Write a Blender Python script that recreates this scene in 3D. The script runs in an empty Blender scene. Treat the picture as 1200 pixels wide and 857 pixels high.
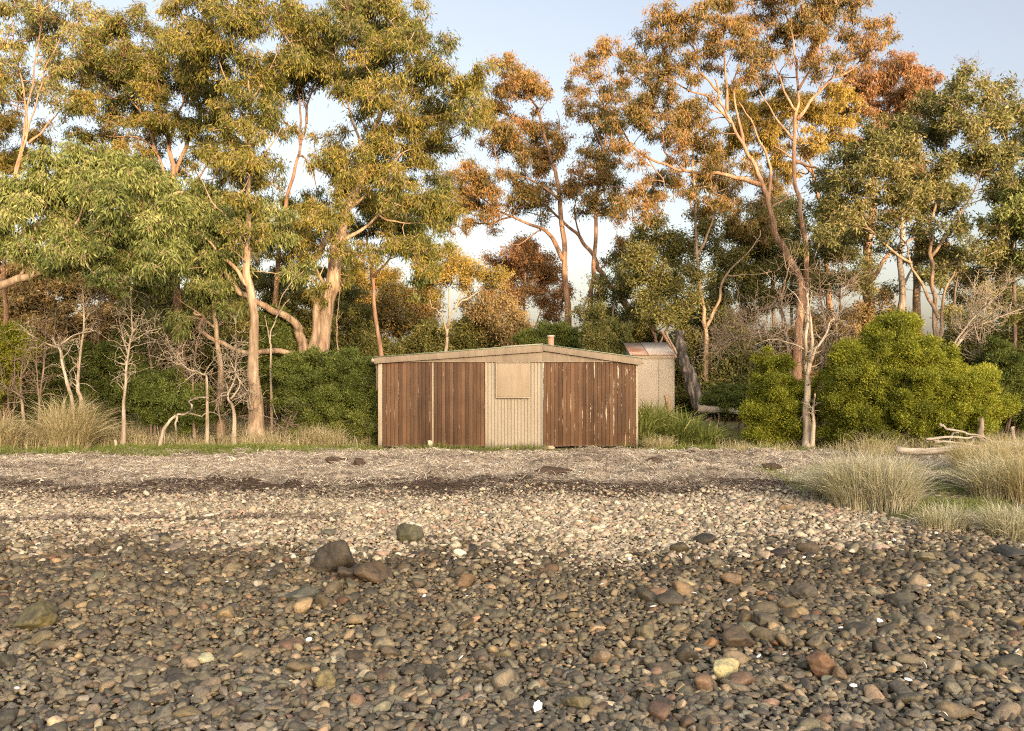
import bpy, math, random
import numpy as np
from mathutils import Vector

rng = np.random.default_rng(7)
random.seed(7)
S = bpy.context.scene
COL = S.collection
F = 1039.0            # focal length in photograph pixels (1200 wide)
ZC = 1.9              # eye height above the shed's floor
SUN_EL, SUN_AZ = 6.0, 158.0

# ------------------------------------------------------------------ noise / terrain
_tab = np.random.default_rng(3).random((256, 256))
def vnoise(x, y, f=1.0, ox=0.0):
    x = np.asarray(x, float) * f + 37.3 + ox; y = np.asarray(y, float) * f + 11.7 + ox * 1.7
    xi = np.floor(x).astype(int); yi = np.floor(y).astype(int)
    u = x - xi; v = y - yi
    u = u * u * (3 - 2 * u); v = v * v * (3 - 2 * v)
    a = _tab[xi % 256, yi % 256]; b = _tab[(xi + 1) % 256, yi % 256]
    c = _tab[xi % 256, (yi + 1) % 256]; d = _tab[(xi + 1) % 256, (yi + 1) % 256]
    return (a * (1 - u) + b * u) * (1 - v) + (c * (1 - u) + d * u) * v
def fbm(x, y, f=1.0, o=3, ox=0.0):
    s = 0; a = 1; t = 0
    for i in range(o):
        s = s + a * vnoise(x, y, f * 2 ** i, ox + 5.1 * i); t += a; a *= .5
    return s / t

PY = [-200, -8, 0, 5.5, 10.3, 13.3, 14.2, 15.2, 17.0, 18.6, 19.6, 21, 26, 40, 80, 600]
PZ = [-1.2, -1.0, -.72, -.4, -.2, -.08, 0.0, .015, .04, .045, 0.0, 0.0, .08, .2, .3, .3]
def sstep(a, b, v):
    t = np.clip((np.asarray(v, float) - a) / (b - a), 0, 1); return t * t * (3 - 2 * t)
def ground_z(x, y):
    x = np.asarray(x, float); y = np.asarray(y, float)
    z = np.interp(y, PY, PZ)
    w = sstep(12.6, 14.2, y) * (1 - sstep(19.2, 20.2, y))
    z = z + w * ((fbm(x, y, .9, 3) - .5) * .17 + (fbm(x, y, 3.2, 3, 9) - .5) * .19)
    b = 1 - sstep(12.5, 14, y)
    z = z + b * ((fbm(x, y, .45, 3, 4) - .5) * .10 + (fbm(x, y, 2.0, 2, 8) - .5) * .04)
    far = sstep(20.5, 24, y)
    z = z + far * (fbm(x, y, .35, 3, 2) - .5) * .25
    m = sstep(4.2, 6.0, x - (y - 11) * .25) * sstep(10.5, 12.2, y) * (1 - sstep(16, 18, y))   # grassy mound
    z = z + m * .07
    return z

def P(px, py, Y):
    return np.array([(px - 600) / F * Y, Y, ZC - (py - 428.5) / F * Y])

# ------------------------------------------------------------------ mesh helpers
def mesh_np(name, V, quads=None, tris=None, attrs=None, mat=None, parent=None, smooth=True, loc=None):
    V = np.asarray(V, np.float32)
    me = bpy.data.meshes.new(name)
    q = np.asarray(quads if quads is not None and len(quads) else np.zeros((0, 4)), np.int32).reshape(-1, 4)
    t = np.asarray(tris if tris is not None and len(tris) else np.zeros((0, 3)), np.int32).reshape(-1, 3)
    loops = np.concatenate([q.ravel(), t.ravel()])
    starts = np.concatenate([np.arange(len(q)) * 4, len(q) * 4 + np.arange(len(t)) * 3]).astype(np.int32)
    me.vertices.add(len(V)); me.vertices.foreach_set('co', V.ravel())
    me.loops.add(len(loops)); me.loops.foreach_set('vertex_index', loops)
    me.polygons.add(len(starts)); me.polygons.foreach_set('loop_start', starts)
    if smooth:
        me.polygons.foreach_set('use_smooth', np.ones(len(starts), bool))
    me.update(calc_edges=True)
    for k, a in (attrs or {}).items():
        a = np.asarray(a, np.float32)
        if a.ndim == 1:
            at = me.attributes.new(k, 'FLOAT', 'FACE'); at.data.foreach_set('value', a)
        else:
            at = me.attributes.new(k, 'FLOAT_COLOR', 'FACE')
            at.data.foreach_set('color', np.concatenate([a, np.ones((len(a), 1), np.float32)], 1).ravel())
    if mat: me.materials.append(mat)
    o = bpy.data.objects.new(name, me); COL.objects.link(o)
    if parent is not None:
        o.parent = parent
        if loc is None:
            o.location = -np.array(parent.location)
    if loc is not None: o.location = loc
    return o

def tag(o, label=None, cat=None, group=None, kind=None):
    if label: o['label'] = label
    if cat: o['category'] = cat
    if group: o['group'] = group
    if kind: o['kind'] = kind
    return o
def thing(name, label, cat, loc, group=None):
    o = bpy.data.objects.new(name, None); COL.objects.link(o)
    o.empty_display_size = .2; o.location = loc
    return tag(o, label, cat, group)

def catmull(pts, n):
    pts = np.asarray(pts, float)
    if len(pts) == 2:
        t = np.linspace(0, 1, n * 2 + 1)[:, None]; return pts[0] * (1 - t) + pts[1] * t
    p = np.vstack([2 * pts[0] - pts[1], pts, 2 * pts[-1] - pts[-2]])
    out = []
    for i in range(1, len(p) - 2):
        for k in range(n):
            t = k / n
            out.append(.5 * (2 * p[i] + (p[i + 1] - p[i - 1]) * t + (2 * p[i - 1] - 5 * p[i] + 4 * p[i + 1] - p[i + 2]) * t ** 2
                             + (3 * p[i] - p[i - 1] - 3 * p[i + 1] + p[i + 2]) * t ** 3))
    out.append(p[-2]); return np.array(out)

class Tubes:
    """collects tapered tubes in one mesh; all tubes with the same point count and side count are built together"""
    def __init__(s): s.b = {}
    def add(s, pts, rad, sides=6):
        pts = np.asarray(pts, float); rad = np.broadcast_to(np.asarray(rad, float), (len(pts),))
        s.b.setdefault((len(pts), sides), []).append((pts, rad))
    def add_many(s, P_, R_, sides=3):
        n = P_.shape[1]
        s.b.setdefault((n, sides), []).extend(zip(P_, R_))
    def arrays(s):
        Vs, Qs, Ts = [], [], []; off = 0
        for (n, k), L in s.b.items():
            P_ = np.array([a for a, _ in L]); R_ = np.array([b for _, b in L]); m = len(L)
            T = np.gradient(P_, axis=1); T /= np.linalg.norm(T, axis=2, keepdims=True) + 1e-9
            ref = np.zeros_like(T); main = np.abs(T.mean(1)); ax = np.argmin(main, axis=1)
            ref[np.arange(m), :, ax] = 1
            U = np.cross(T, ref); U /= np.linalg.norm(U, axis=2, keepdims=True) + 1e-9
            W = np.cross(T, U)
            a = np.arange(k) / k * 2 * np.pi
            ring = P_[:, :, None] + R_[:, :, None, None] * (U[:, :, None] * np.cos(a)[None, None, :, None] + W[:, :, None] * np.sin(a)[None, None, :, None])
            Vs.append(ring.reshape(-1, 3))
            base = off + (np.arange(m) * n * k)[:, None, None]
            i = (np.arange(n - 1) * k)[None, :, None]; j = np.arange(k)[None, None, :]; j2 = (j + 1) % k
            q = np.stack([base + i + j, base + i + j2, base + i + k + j2, base + i + k + j], -1).reshape(-1, 4)
            Qs.append(q)
            if k >= 4:
                top = off + np.arange(m) * n * k + (n - 1) * k; bot = off + np.arange(m) * n * k
                for jj in range(1, k - 1):
                    Ts.append(np.stack([top, top + jj, top + jj + 1], -1)); Ts.append(np.stack([bot, bot + jj + 1, bot + jj], -1))
            off += m * n * k
        return np.concatenate(Vs), np.concatenate(Qs), (np.concatenate(Ts) if Ts else None)
    def build(s, name, mat, parent=None):
        V, Q, T = s.arrays(); return mesh_np(name, V, Q, T, mat=mat, parent=parent)

class Boxes:
    """collects boxes / prisms in one mesh"""
    def __init__(s): s.v = []; s.q = []; s.t = []
    def box(s, x0, x1, y0, y1, z0, z1):
        n = len(s.v)
        s.v += [(x0, y0, z0), (x1, y0, z0), (x1, y1, z0), (x0, y1, z0), (x0, y0, z1), (x1, y0, z1), (x1, y1, z1), (x0, y1, z1)]
        s.q += [[n + i for i in f] for f in ((0, 3, 2, 1), (4, 5, 6, 7), (0, 1, 5, 4), (1, 2, 6, 5), (2, 3, 7, 6), (3, 0, 4, 7))]
    def prism(s, poly, y0, y1):          # poly: 4 (x,z) points, extruded along y
        n = len(s.v)
        s.v += [(x, y0, z) for x, z in poly] + [(x, y1, z) for x, z in poly]
        s.q += [[n + i for i in f] for f in ((0, 1, 2, 3), (7, 6, 5, 4), (1, 0, 4, 5), (2, 1, 5, 6), (3, 2, 6, 7), (0, 3, 7, 4))]
    def build(s, name, mat, parent=None, bevel=.006):
        o = mesh_np(name, s.v, s.q, mat=mat, parent=parent, smooth=False)
        if bevel:
            b = o.modifiers.new('bevel', 'BEVEL'); b.width = bevel; b.segments = 2; b.limit_method = 'ANGLE'
        return o

# ------------------------------------------------------------------ materials
def new_mat(name):
    m = bpy.data.materials.new(name); m.use_nodes = True; nt = m.node_tree; nt.nodes.clear()
    out = nt.nodes.new('ShaderNodeOutputMaterial'); return m, nt, out
def N(nt, t, **kw):
    n = nt.nodes.new(t)
    for k, v in kw.items():
        if k in n.inputs.keys() if isinstance(k, str) else False: n.inputs[k].default_value = v
        else: setattr(n, k, v)
    return n
def ramp(nt, stops, fac=None, interp='LINEAR'):
    r = nt.nodes.new('ShaderNodeValToRGB'); e = r.color_ramp.elements; r.color_ramp.interpolation = interp
    while len(e) < len(stops): e.new(.5)
    for i, (p, c) in enumerate(stops):
        e[i].position = p; e[i].color = (*c, 1) if len(c) == 3 else c
    if fac is not None: nt.links.new(fac, r.inputs['Fac'])
    return r
def g3(v): return (v, v, v)
def mixc(nt, fac, a, b, mode='MIX'):
    m = nt.nodes.new('ShaderNodeMix'); m.data_type = 'RGBA'; m.blend_type = mode
    for sock, val in ((0, fac), (6, a), (7, b)):
        if hasattr(val, 'is_linked') or isinstance(val, bpy.types.NodeSocket): nt.links.new(val, m.inputs[sock])
        elif sock == 0: m.inputs[0].default_value = val
        else: m.inputs[sock].default_value = (*val, 1)
    return m.outputs[2]
def mth(nt, op, a, b=0.0, c=None):
    m = nt.nodes.new('ShaderNodeMath'); m.operation = op
    for i, v in enumerate((a, b) if c is None else (a, b, c)):
        if isinstance(v, bpy.types.NodeSocket): nt.links.new(v, m.inputs[i])
        else: m.inputs[i].default_value = v
    return m.outputs[0]
def noise(nt, vec, scale, detail=3, rough=.55):
    n = nt.nodes.new('ShaderNodeTexNoise'); n.inputs['Scale'].default_value = scale
    n.inputs['Detail'].default_value = detail; n.inputs['Roughness'].default_value = rough
    if vec is not None: nt.links.new(vec, n.inputs['Vector'])
    return n.outputs['Fac']
def mapping(nt, vec, scale=(1, 1, 1), loc=(0, 0, 0)):
    m = nt.nodes.new('ShaderNodeMapping'); m.inputs['Scale'].default_value = scale; m.inputs['Location'].default_value = loc
    nt.links.new(vec, m.inputs['Vector']); return m.outputs[0]
def pos(nt): return nt.nodes.new('ShaderNodeNewGeometry').outputs['Position']
def objco(nt): return nt.nodes.new('ShaderNodeTexCoord').outputs['Object']
def bump(nt, h, strength=.5, dist=.02):
    b = nt.nodes.new('ShaderNodeBump'); b.inputs['Strength'].default_value = strength; b.inputs['Distance'].default_value = dist
    nt.links.new(h, b.inputs['Height']); return b.outputs[0]
def principled(nt, out, col, rough=.8, nrm=None, spec=.3):
    p = nt.nodes.new('ShaderNodeBsdfPrincipled')
    for k, v in (('Base Color', col), ('Roughness', rough)):
        if isinstance(v, bpy.types.NodeSocket): nt.links.new(v, p.inputs[k])
        else: p.inputs[k].default_value = (*v, 1) if k == 'Base Color' else v
    p.inputs['Specular IOR Level'].default_value = spec
    if nrm is not None: nt.links.new(nrm, p.inputs['Normal'])
    nt.links.new(p.outputs[0], out.inputs[0]); return p

def leaf_mat(name, stops, trans=.3, rough=.55, spec=.25):
    m, nt, out = new_mat(name)
    a = nt.nodes.new('ShaderNodeAttribute'); a.attribute_name = 'tone'
    r = ramp(nt, stops, a.outputs['Fac'])
    p = principled(nt, out, r.outputs[0], rough, None, spec)
    t = nt.nodes.new('ShaderNodeBsdfTranslucent')
    nt.links.new(mixc(nt, 1.0, r.outputs[0], (1.3, 1.25, .7), 'MULTIPLY'), t.inputs[0])
    mx = nt.nodes.new('ShaderNodeMixShader'); mx.inputs[0].default_value = trans
    nt.links.new(p.outputs[0], mx.inputs[1]); nt.links.new(t.outputs[0], mx.inputs[2]); nt.links.new(mx.outputs[0], out.inputs[0])
    return m
L_GUM = leaf_mat('gum_leaf', [(0, (.045, .055, .011)), (.35, (.12, .12, .024)), (.6, (.195, .155, .027)), (.85, (.26, .195, .038)), (1, (.30, .205, .055))])
L_GREEN = leaf_mat('green_gum_leaf', [(0, (.045, .06, .015)), (.5, (.14, .162, .042)), (.85, (.25, .255, .09)), (1, (.31, .29, .13))])
L_OCHRE = leaf_mat('ochre_gum_leaf', [(0, (.05, .048, .014)), (.28, (.12, .10, .027)), (.5, (.19, .122, .03)), (.72, (.26, .142, .036)), (1, (.29, .14, .052))])
L_YELLOW = leaf_mat('yellow_gum_leaf', [(0, (.12, .095, .016)), (.5, (.28, .20, .034)), (1, (.42, .28, .06))])
L_RED = leaf_mat('russet_leaf', [(0, (.12, .075, .03)), (.4, (.24, .125, .05)), (.7, (.33, .16, .075)), (1, (.17, .15, .045))])
L_DARK = leaf_mat('dark_scrub_leaf', [(0, (.06, .065, .02)), (.6, (.19, .18, .05)), (1, (.32, .26, .09))])
L_MID = leaf_mat('olive_gum_leaf', [(0, (.05, .058, .018)), (.5, (.14, .137, .04)), (.85, (.235, .20, .07)), (1, (.29, .23, .11))])
L_BUSH = leaf_mat('bright_bush_leaf', [(0, (.08, .09, .010)), (.5, (.23, .24, .022)), (1, (.42, .40, .055))], .3)
L_BUSHD = leaf_mat('deep_bush_leaf', [(0, (.045, .06, .013)), (.5, (.105, .13, .026)), (1, (.20, .21, .05))], .3)
L_BROWN = leaf_mat('brown_scrub_leaf', [(0, (.13, .095, .042)), (.6, (.30, .21, .09)), (1, (.40, .29, .13))])

def bark_mat(name, c0, c1, c2, sc=1.0, along='z'):
    m, nt, out = new_mat(name); v = pos(nt)
    st_ = (9 * sc, 9 * sc, 1.3 * sc) if along == 'z' else (1.2 * sc, 9 * sc, 12 * sc)
    n1 = noise(nt, mapping(nt, v, st_), 1.6, 5)
    n2 = noise(nt, mapping(nt, v, (2, 2, .8)), 1.3, 4)
    n3 = noise(nt, mapping(nt, v, (40, 40, 5) if along == 'z' else (5, 40, 50)), 1.0, 4)
    r = ramp(nt, [(.28, c0), (.5, c1), (.72, c2)], n1)
    r2 = ramp(nt, [(.35, (.72, .66, .62)), (.6, (1, 1, 1))], n2)
    col = mixc(nt, .85, r.outputs[0], r2.outputs[0], 'MULTIPLY')
    h = mth(nt, 'ADD', n1, n3)
    principled(nt, out, col, .8, bump(nt, h, .7, .02), .2); return m
B_PALE = bark_mat('pale_gum_bark', (.13, .085, .055), (.27, .195, .13), (.39, .30, .21))
B_GREY = bark_mat('grey_gum_bark', (.13, .10, .08), (.25, .20, .155), (.38, .32, .25))
B_RED = bark_mat('salmon_gum_bark', (.13, .07, .045), (.25, .15, .095), (.36, .24, .16))
B_DEAD = bark_mat('bleached_wood', (.17, .135, .10), (.34, .28, .21), (.47, .40, .32))
B_DRIFT = bark_mat('silver_driftwood', (.15, .125, .10), (.33, .285, .23), (.47, .42, .35), 1.0, 'x')
B_BRUSH = bark_mat('brush_twig_bark', (.10, .075, .055), (.20, .15, .11), (.30, .24, .18))
B_TWIG = bark_mat('dark_twig_bark', (.07, .05, .04), (.14, .10, .075), (.22, .16, .12))
B_CHAR = bark_mat('charred_wood', (.02, .018, .017), (.07, .06, .055), (.34, .28, .23))
B_PEEL = bark_mat('peeling_bark', (.08, .055, .038), (.27, .19, .125), (.42, .32, .22), .8)

# ------------------------------------------------------------------ foliage
def foliage(clumps, L=.15, W=.03, K=40, m=16, droop=.75, flat=.7, twig=None, up=.7, sp=.07, seed=1, twig_r=.006, tone_shift=0.):
    """clumps: (n,5) x y z r dens -> leaf verts, quads, tone. Leaves hang along sprigs that fan out of each clump."""
    r_ = np.random.default_rng(seed)
    c = np.asarray(clumps, float)
    ns = np.maximum(3, (K * c[:, 4] * (c[:, 3] / .6) ** 1.7)).astype(int)
    idx = np.repeat(np.arange(len(c)), ns); n = len(idx)
    u = r_.normal(size=(n, 3)); u /= np.linalg.norm(u, axis=1, keepdims=True)
    fl = r_.random(n) < up; u[fl, 2] = np.abs(u[fl, 2])
    rad = c[idx, 3] * (.35 + .65 * r_.random(n) ** .5)
    lump = .75 + .5 * fbm(u[:, 0] * 2 + idx * 3.7, u[:, 1] * 2 + u[:, 2] * 2, 1.3, 2)
    off = u * (rad * lump)[:, None]; off[:, 2] *= flat
    ctr = c[idx, :3]; start = ctr - np.array([0, 0, .28])[None] * c[idx, 3][:, None] + off * .15
    tip = ctr + off
    if twig is not None:
        mid = (start + tip) / 2 + r_.normal(size=(n, 3)) * .04 + np.array([0, 0, .05])
        sel = r_.random(n) < .85
        twig.add_many(np.stack([start, mid, tip], 1)[sel], np.broadcast_to(np.array([1.6, 1.1, .5]) * twig_r, (n, 3))[sel], 3)
    mm = r_.integers(int(m * .6), int(m * 1.4) + 1, n)
    si = np.repeat(np.arange(n), mm); k = len(si)
    t = .35 + .7 * r_.random(k)
    base = start[si] + (tip - start)[si] * t[:, None] + r_.normal(size=(k, 3)) * sp
    d = r_.normal(size=(k, 3)); d /= np.linalg.norm(d, axis=1, keepdims=True)
    d = d * (1 - abs(droop)) + np.array([0, 0, -droop]) + u[si] * .25
    d /= np.linalg.norm(d, axis=1, keepdims=True)
    q = r_.normal(size=(k, 3)); s = np.cross(d, q); s /= np.linalg.norm(s, axis=1, keepdims=True) + 1e-9
    nn = np.cross(s, d)
    Ls = L * (.55 + .8 * r_.random(k)); Ws = W * (.7 + .6 * r_.random(k))
    bend = nn * (Ls * (r_.random(k) - .5) * .35)[:, None]
    p0 = base; p2 = base + d * Ls[:, None] + bend
    md = base + d * (Ls * .45)[:, None]
    V = np.stack([p0, md + s * (Ws / 2)[:, None], p2, md - s * (Ws / 2)[:, None]], 1).reshape(-1, 3)
    Q = np.arange(4 * k).reshape(-1, 4)
    ct = r_.normal(size=len(c)) * .11 + (fbm(c[:, 0], c[:, 2] + c[:, 1] * .6, .75, 2, seed) - .5) * .7; st = r_.normal(size=n) * .10
    tone = np.clip(.42 + tone_shift + ct[idx][si] + st[si] + r_.normal(size=k) * .17, 0, 1)
    return V, Q, tone

def wiggle(pts, amp, r_):
    n = len(pts); w = r_.normal(size=(n, 3)) * amp; w[0] = 0; w[-1] = 0
    for _ in range(2): w[1:-1] = (w[:-2] + 2 * w[1:-1] + w[2:]) / 4 * 1.25
    return pts + w

def grow(T, nodes, targets, r_, rmax=.05, rmin=.008, curl=.28, k=.6, sides=5, npt=8):
    """branches from the nearest sensible node of what has grown so far to every target, nearest targets first"""
    tg = np.asarray(targets, float)
    npos = np.array([n[0] for n in nodes]); nrad = np.array([n[1] for n in nodes])
    d0 = np.array([np.linalg.norm(npos - t[:3], axis=1).min() for t in tg])
    for i in np.argsort(d0):
        t = tg[i, :3] - np.array([0, 0, .25 * tg[i, 3]])
        dv = t - npos; dist = np.linalg.norm(dv, axis=1)
        j = np.argmin(dist + np.where(dv[:, 2] < .1 * dist, (.1 * dist - dv[:, 2]) * 1.2, 0) + .15 / (nrad + .02) * .1)
        a = npos[j]; D = dist[j] + 1e-6
        side = r_.normal(size=3); side -= dv[j] * (side @ dv[j]) / D ** 2
        c1 = a + dv[j] * .35 + side * D * curl * .35 + np.array([0, 0, -.02 * D]); c2 = a + dv[j] * .72 + np.array([0, 0, .10 * D]) - side * D * curl * .15
        s = np.linspace(0, 1, npt)[:, None]
        pts = (1 - s) ** 3 * a + 3 * (1 - s) ** 2 * s * c1 + 3 * (1 - s) * s ** 2 * c2 + s ** 3 * t
        pts = wiggle(pts, .02 * D + .008, r_)
        r0 = min(rmax, max(nrad[j] * k, rmin * 1.6), .008 + D * .02); rr = np.linspace(r0, rmin, npt)
        T.add(pts, rr, sides)
        npos = np.vstack([npos, pts[2:]]); nrad = np.concatenate([nrad, rr[2:]])

def limb3d(pts, r0, r1, Y, r_, npt=6, base=False, wig=.02):
    """pts: (px,py[,dY]); radii in px -> 3d points and metre radii"""
    p3 = []
    for q in pts:
        dy = q[2] if len(q) > 2 else 0.
        p3.append(P(q[0], q[1], Y + dy))
    p3 = np.array(p3)
    if base:
        p3[0, 2] = ground_z(p3[0, 0], p3[0, 1]) - .12
    c = catmull(p3, npt); n = len(c)
    c = wiggle(c, wig, r_)
    s = np.linspace(0, 1, n); rad = (r0 + (r1 * .55 - r0) * s ** .6) * (.9 if base else .72) * Y / F
    rad = rad * (1 + (fbm(s * 9 + r0, s * 0 + Y, 1, 2) - .5) * .25)
    if base:
        rad = rad * (1 + .55 * np.exp(-s * n / 3.5))
    return c, rad

def tree(name, label, cat, Y, limbs, clumps, bark, leaf, group=None, L=.15, W=.03, K=40, m=16, droop=.6, flat=.72,
         fill=.85, spread=1.2, seed=1, loose=1., twr=.007, split=4, twigmat=None, branch_r=.052, dens=1., depth=0., up=.7, sp=.07):
    """limbs: (points, r0_px, r1_px); clumps: (px, py, r_px[, dens[, dY]]). The crown gets clumps behind those seen, so it has depth."""
    r_ = np.random.default_rng(seed)
    T = Tubes(); nodes = []
    for i, (pts, r0, r1) in enumerate(limbs):
        c, rad = limb3d(pts, r0, r1, Y, r_, base=(i == 0), wig=.02 + .0004 * Y)
        T.add(c, rad, 10 if r0 > 4 else 7)
        for p, q in list(zip(c, rad))[(len(c) // 3 if i == 0 else 1):]: nodes.append((p, q))
    b = limbs[0][0][0]; bx = (b[0] - 600) / F * (Y + (b[2] if len(b) > 2 else 0)); by = Y + (b[2] if len(b) > 2 else 0)
    root = thing(name, label, cat, (bx, by, float(ground_z(bx, by))), group)
    cl = []
    for q in clumps:
        px, py, rp = q[:3]; de = q[3] if len(q) > 3 else 1.; dy = q[4] if len(q) > 4 else r_.normal() * spread * .5 + depth - .25 * spread
        c = P(px, py, Y + dy); r = rp * 1.2 * loose * (Y + dy) / F
        cl.append([*c, r, de * dens])
        for _ in range(r_.integers(0, 3)):
            a = r_.random() * 6.283
            cl.append([*(c + np.array([math.cos(a) * r * 1.05, r_.normal() * r * .4, math.sin(a) * r * .85])), r * (.3 + .3 * r_.random()), de * dens])
        if r_.random() < fill:
            e = c + np.array([r_.normal() * r * .5, .5 + abs(r_.normal()) * spread, r_.normal() * r * .35])
            cl.append([*e, r * .9, de * dens * .8])
    sub = []
    for q in cl:                      # every clump is a spray of smaller ones on their own branchlets
        c = np.array(q[:3]); r = q[3]
        for _ in range(split if r > .22 else 1):
            u = r_.normal(size=3); u /= np.linalg.norm(u); u = u * r_.random() ** .45 * r * np.array([1.0, .9, .78])
            k_ = (.42 + .28 * r_.random()) if r > .22 else 1.
            sub.append([*(c + u), r * k_, q[4] * 1.05])
    cl = np.array(sub)
    grow(T, nodes, cl, r_, branch_r, rmin=max(.009, twr * 1.1), sides=4, npt=7)
    V, Q, tone = foliage(cl, L * .82, W * .84, K * 1.36 / loose ** 1.2, m, droop, flat, T, up, sp, seed, twig_r=twr)
    T.build('trunk', bark, root)
    mesh_np('crown', V, Q, attrs={'tone': tone}, mat=leaf, parent=root, smooth=False)
    return root

def bush(name, label, Y, blobs, leaf, group=None, base=None, L=.075, W=.022, lump=.2, cover=1., seed=1, droop=-.35, m=14, stem=B_TWIG,
         cat='bush', K=20, stems=5, dy=.8, tone=0.):
    """blobs: (px,py,rx_px,ry_px[,dY]) ellipsoids whose shell is filled with leafy lumps"""
    r_ = np.random.default_rng(seed); T = Tubes(); cl = []
    for q in blobs:
        c = P(q[0], q[1], Y + (q[4] if len(q) > 4 else 0)); rx = q[2] * Y / F; rz = q[3] * Y / F; ry = (rx + rz) / 2 * dy
        area = 4 * math.pi * ((rx * ry) ** 1.6 / 3 + (rx * rz) ** 1.6 / 3 + (ry * rz) ** 1.6 / 3) ** (1 / 1.6)
        for layer, (k0, kv, cv, lr) in enumerate(((1.0, .16, .135 * cover, 1.2), (.64, .2, .36 * cover, 1.3))):
            n = int(cv * area * k0 * k0 / (lump * lump * 1.3)) + 6
            u = r_.normal(size=(n, 3)); u /= np.linalg.norm(u, axis=1, keepdims=True)
            k = k0 - kv * r_.random(n) ** 1.4
            bumpy = .46 + 1.08 * fbm(u[:, 0] * 1.5 + u[:, 1] + seed, u[:, 2] * 1.5 + u[:, 1], 1.5, 3)
            p = c + u * np.array([rx, ry, rz]) * (k * bumpy * .94)[:, None]
            g = ground_z(p[:, 0], p[:, 1]) + .05
            ok = p[:, 2] > g
            for pp in p[ok]: cl.append([*pp, lump * lr * (.55 + .8 * r_.random()), 1.25 if layer == 0 else .55])
    cl = np.array(cl)
    cx = blobs[0][0] if base is None else base
    bx, by = (cx - 600) / F * Y, Y
    root = thing(name, label, cat, (bx, by, float(ground_z(bx, by))), group)
    nodes = []
    for i in range(stems):
        q = blobs[i % len(blobs)]; c = P(q[0], q[1], Y + (q[4] if len(q) > 4 else 0)) + r_.normal(size=3) * np.array([q[2], q[2] * .4, 0]) * Y / F * .3
        s0 = np.array([bx + (c[0] - bx) * .5 + r_.normal() * .12, by + r_.normal() * .1, 0]); s0[2] = ground_z(s0[0], s0[1]) - .08
        pts = wiggle(catmull([s0, (s0 + c) / 2 + r_.normal(size=3) * .1, c], 5), .03, r_)
        rr = np.linspace(.035, .014, len(pts)); T.add(pts, rr, 5)
        nodes += list(zip(pts[2:], rr[2:]))
    sub = cl[r_.random(len(cl)) < .35]
    if len(sub): grow(T, nodes, sub, r_, .018, .005, sides=3, npt=5)
    V, Q, tn = foliage(cl, L, W, K / (lump / .6) ** 1.7, m, droop, .9, None, .75, lump * .22, seed, tone_shift=tone)
    T.build('stem', stem, root)
    mesh_np('crown', V, Q, attrs={'tone': tn}, mat=leaf, parent=root, smooth=False)
    return root

def bare(name, label, Y, stems, mat, group=None, twigs=60, tw=.5, seed=1, cat='dead shrub', up=.3, gen=2, r1=.004, spread=.7, depth=.3):
    """a leafless shrub: traced stems (points, r0_px, r1_px), then generations of crooked side twigs"""
    r_ = np.random.default_rng(seed); T = Tubes(); nodes = []
    b = stems[0][0][0]; bx = (b[0] - 600) / F * Y
    for i, (pts, a, c_) in enumerate(stems):
        q = [(p[0], p[1], (p[2] if len(p) > 2 else r_.normal() * depth * min(1, j / 3))) for j, p in enumerate(pts)]
        c, rad = limb3d(q, a, c_, Y, r_, base=(q[0][1] > 455 and i == 0 or len(stems) > 1 and q[0][1] > 490), wig=.012)
        T.add(c, rad, 7); nodes += list(zip(c[len(c) // 3:], rad[len(c) // 3:], np.gradient(c, axis=0)[len(c) // 3:]))
    cur = nodes
    for g in range(gen):
        new = []
        for k in range(int(twigs * (2.2 ** g))):
            p, r, t = cur[r_.integers(len(cur))]
            t = t / (np.linalg.norm(t) + 1e-9)
            d = t * .6 + r_.normal(size=3) * spread + np.array([0, 0, up]); d /= np.linalg.norm(d)
            ln = tw * (.55 ** g) * (.4 + r_.random())
            n = 6; pts = [p]
            for s in range(n - 1):
                d = d + r_.normal(size=3) * .36; d /= np.linalg.norm(d); pts.append(pts[-1] + d * ln / (n - 1))
            pts = np.array(pts); rr = np.linspace(max(r1 * 1.2, min(r * .6, .018 * .6 ** g)), r1 * .7, n)
            T.add(pts, rr, 4)
            new += list(zip(pts[1:], rr[1:], np.gradient(pts, axis=0)[1:]))
        cur = new
    o = T.build(name, mat); tag(o, label, cat, group); return o

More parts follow.
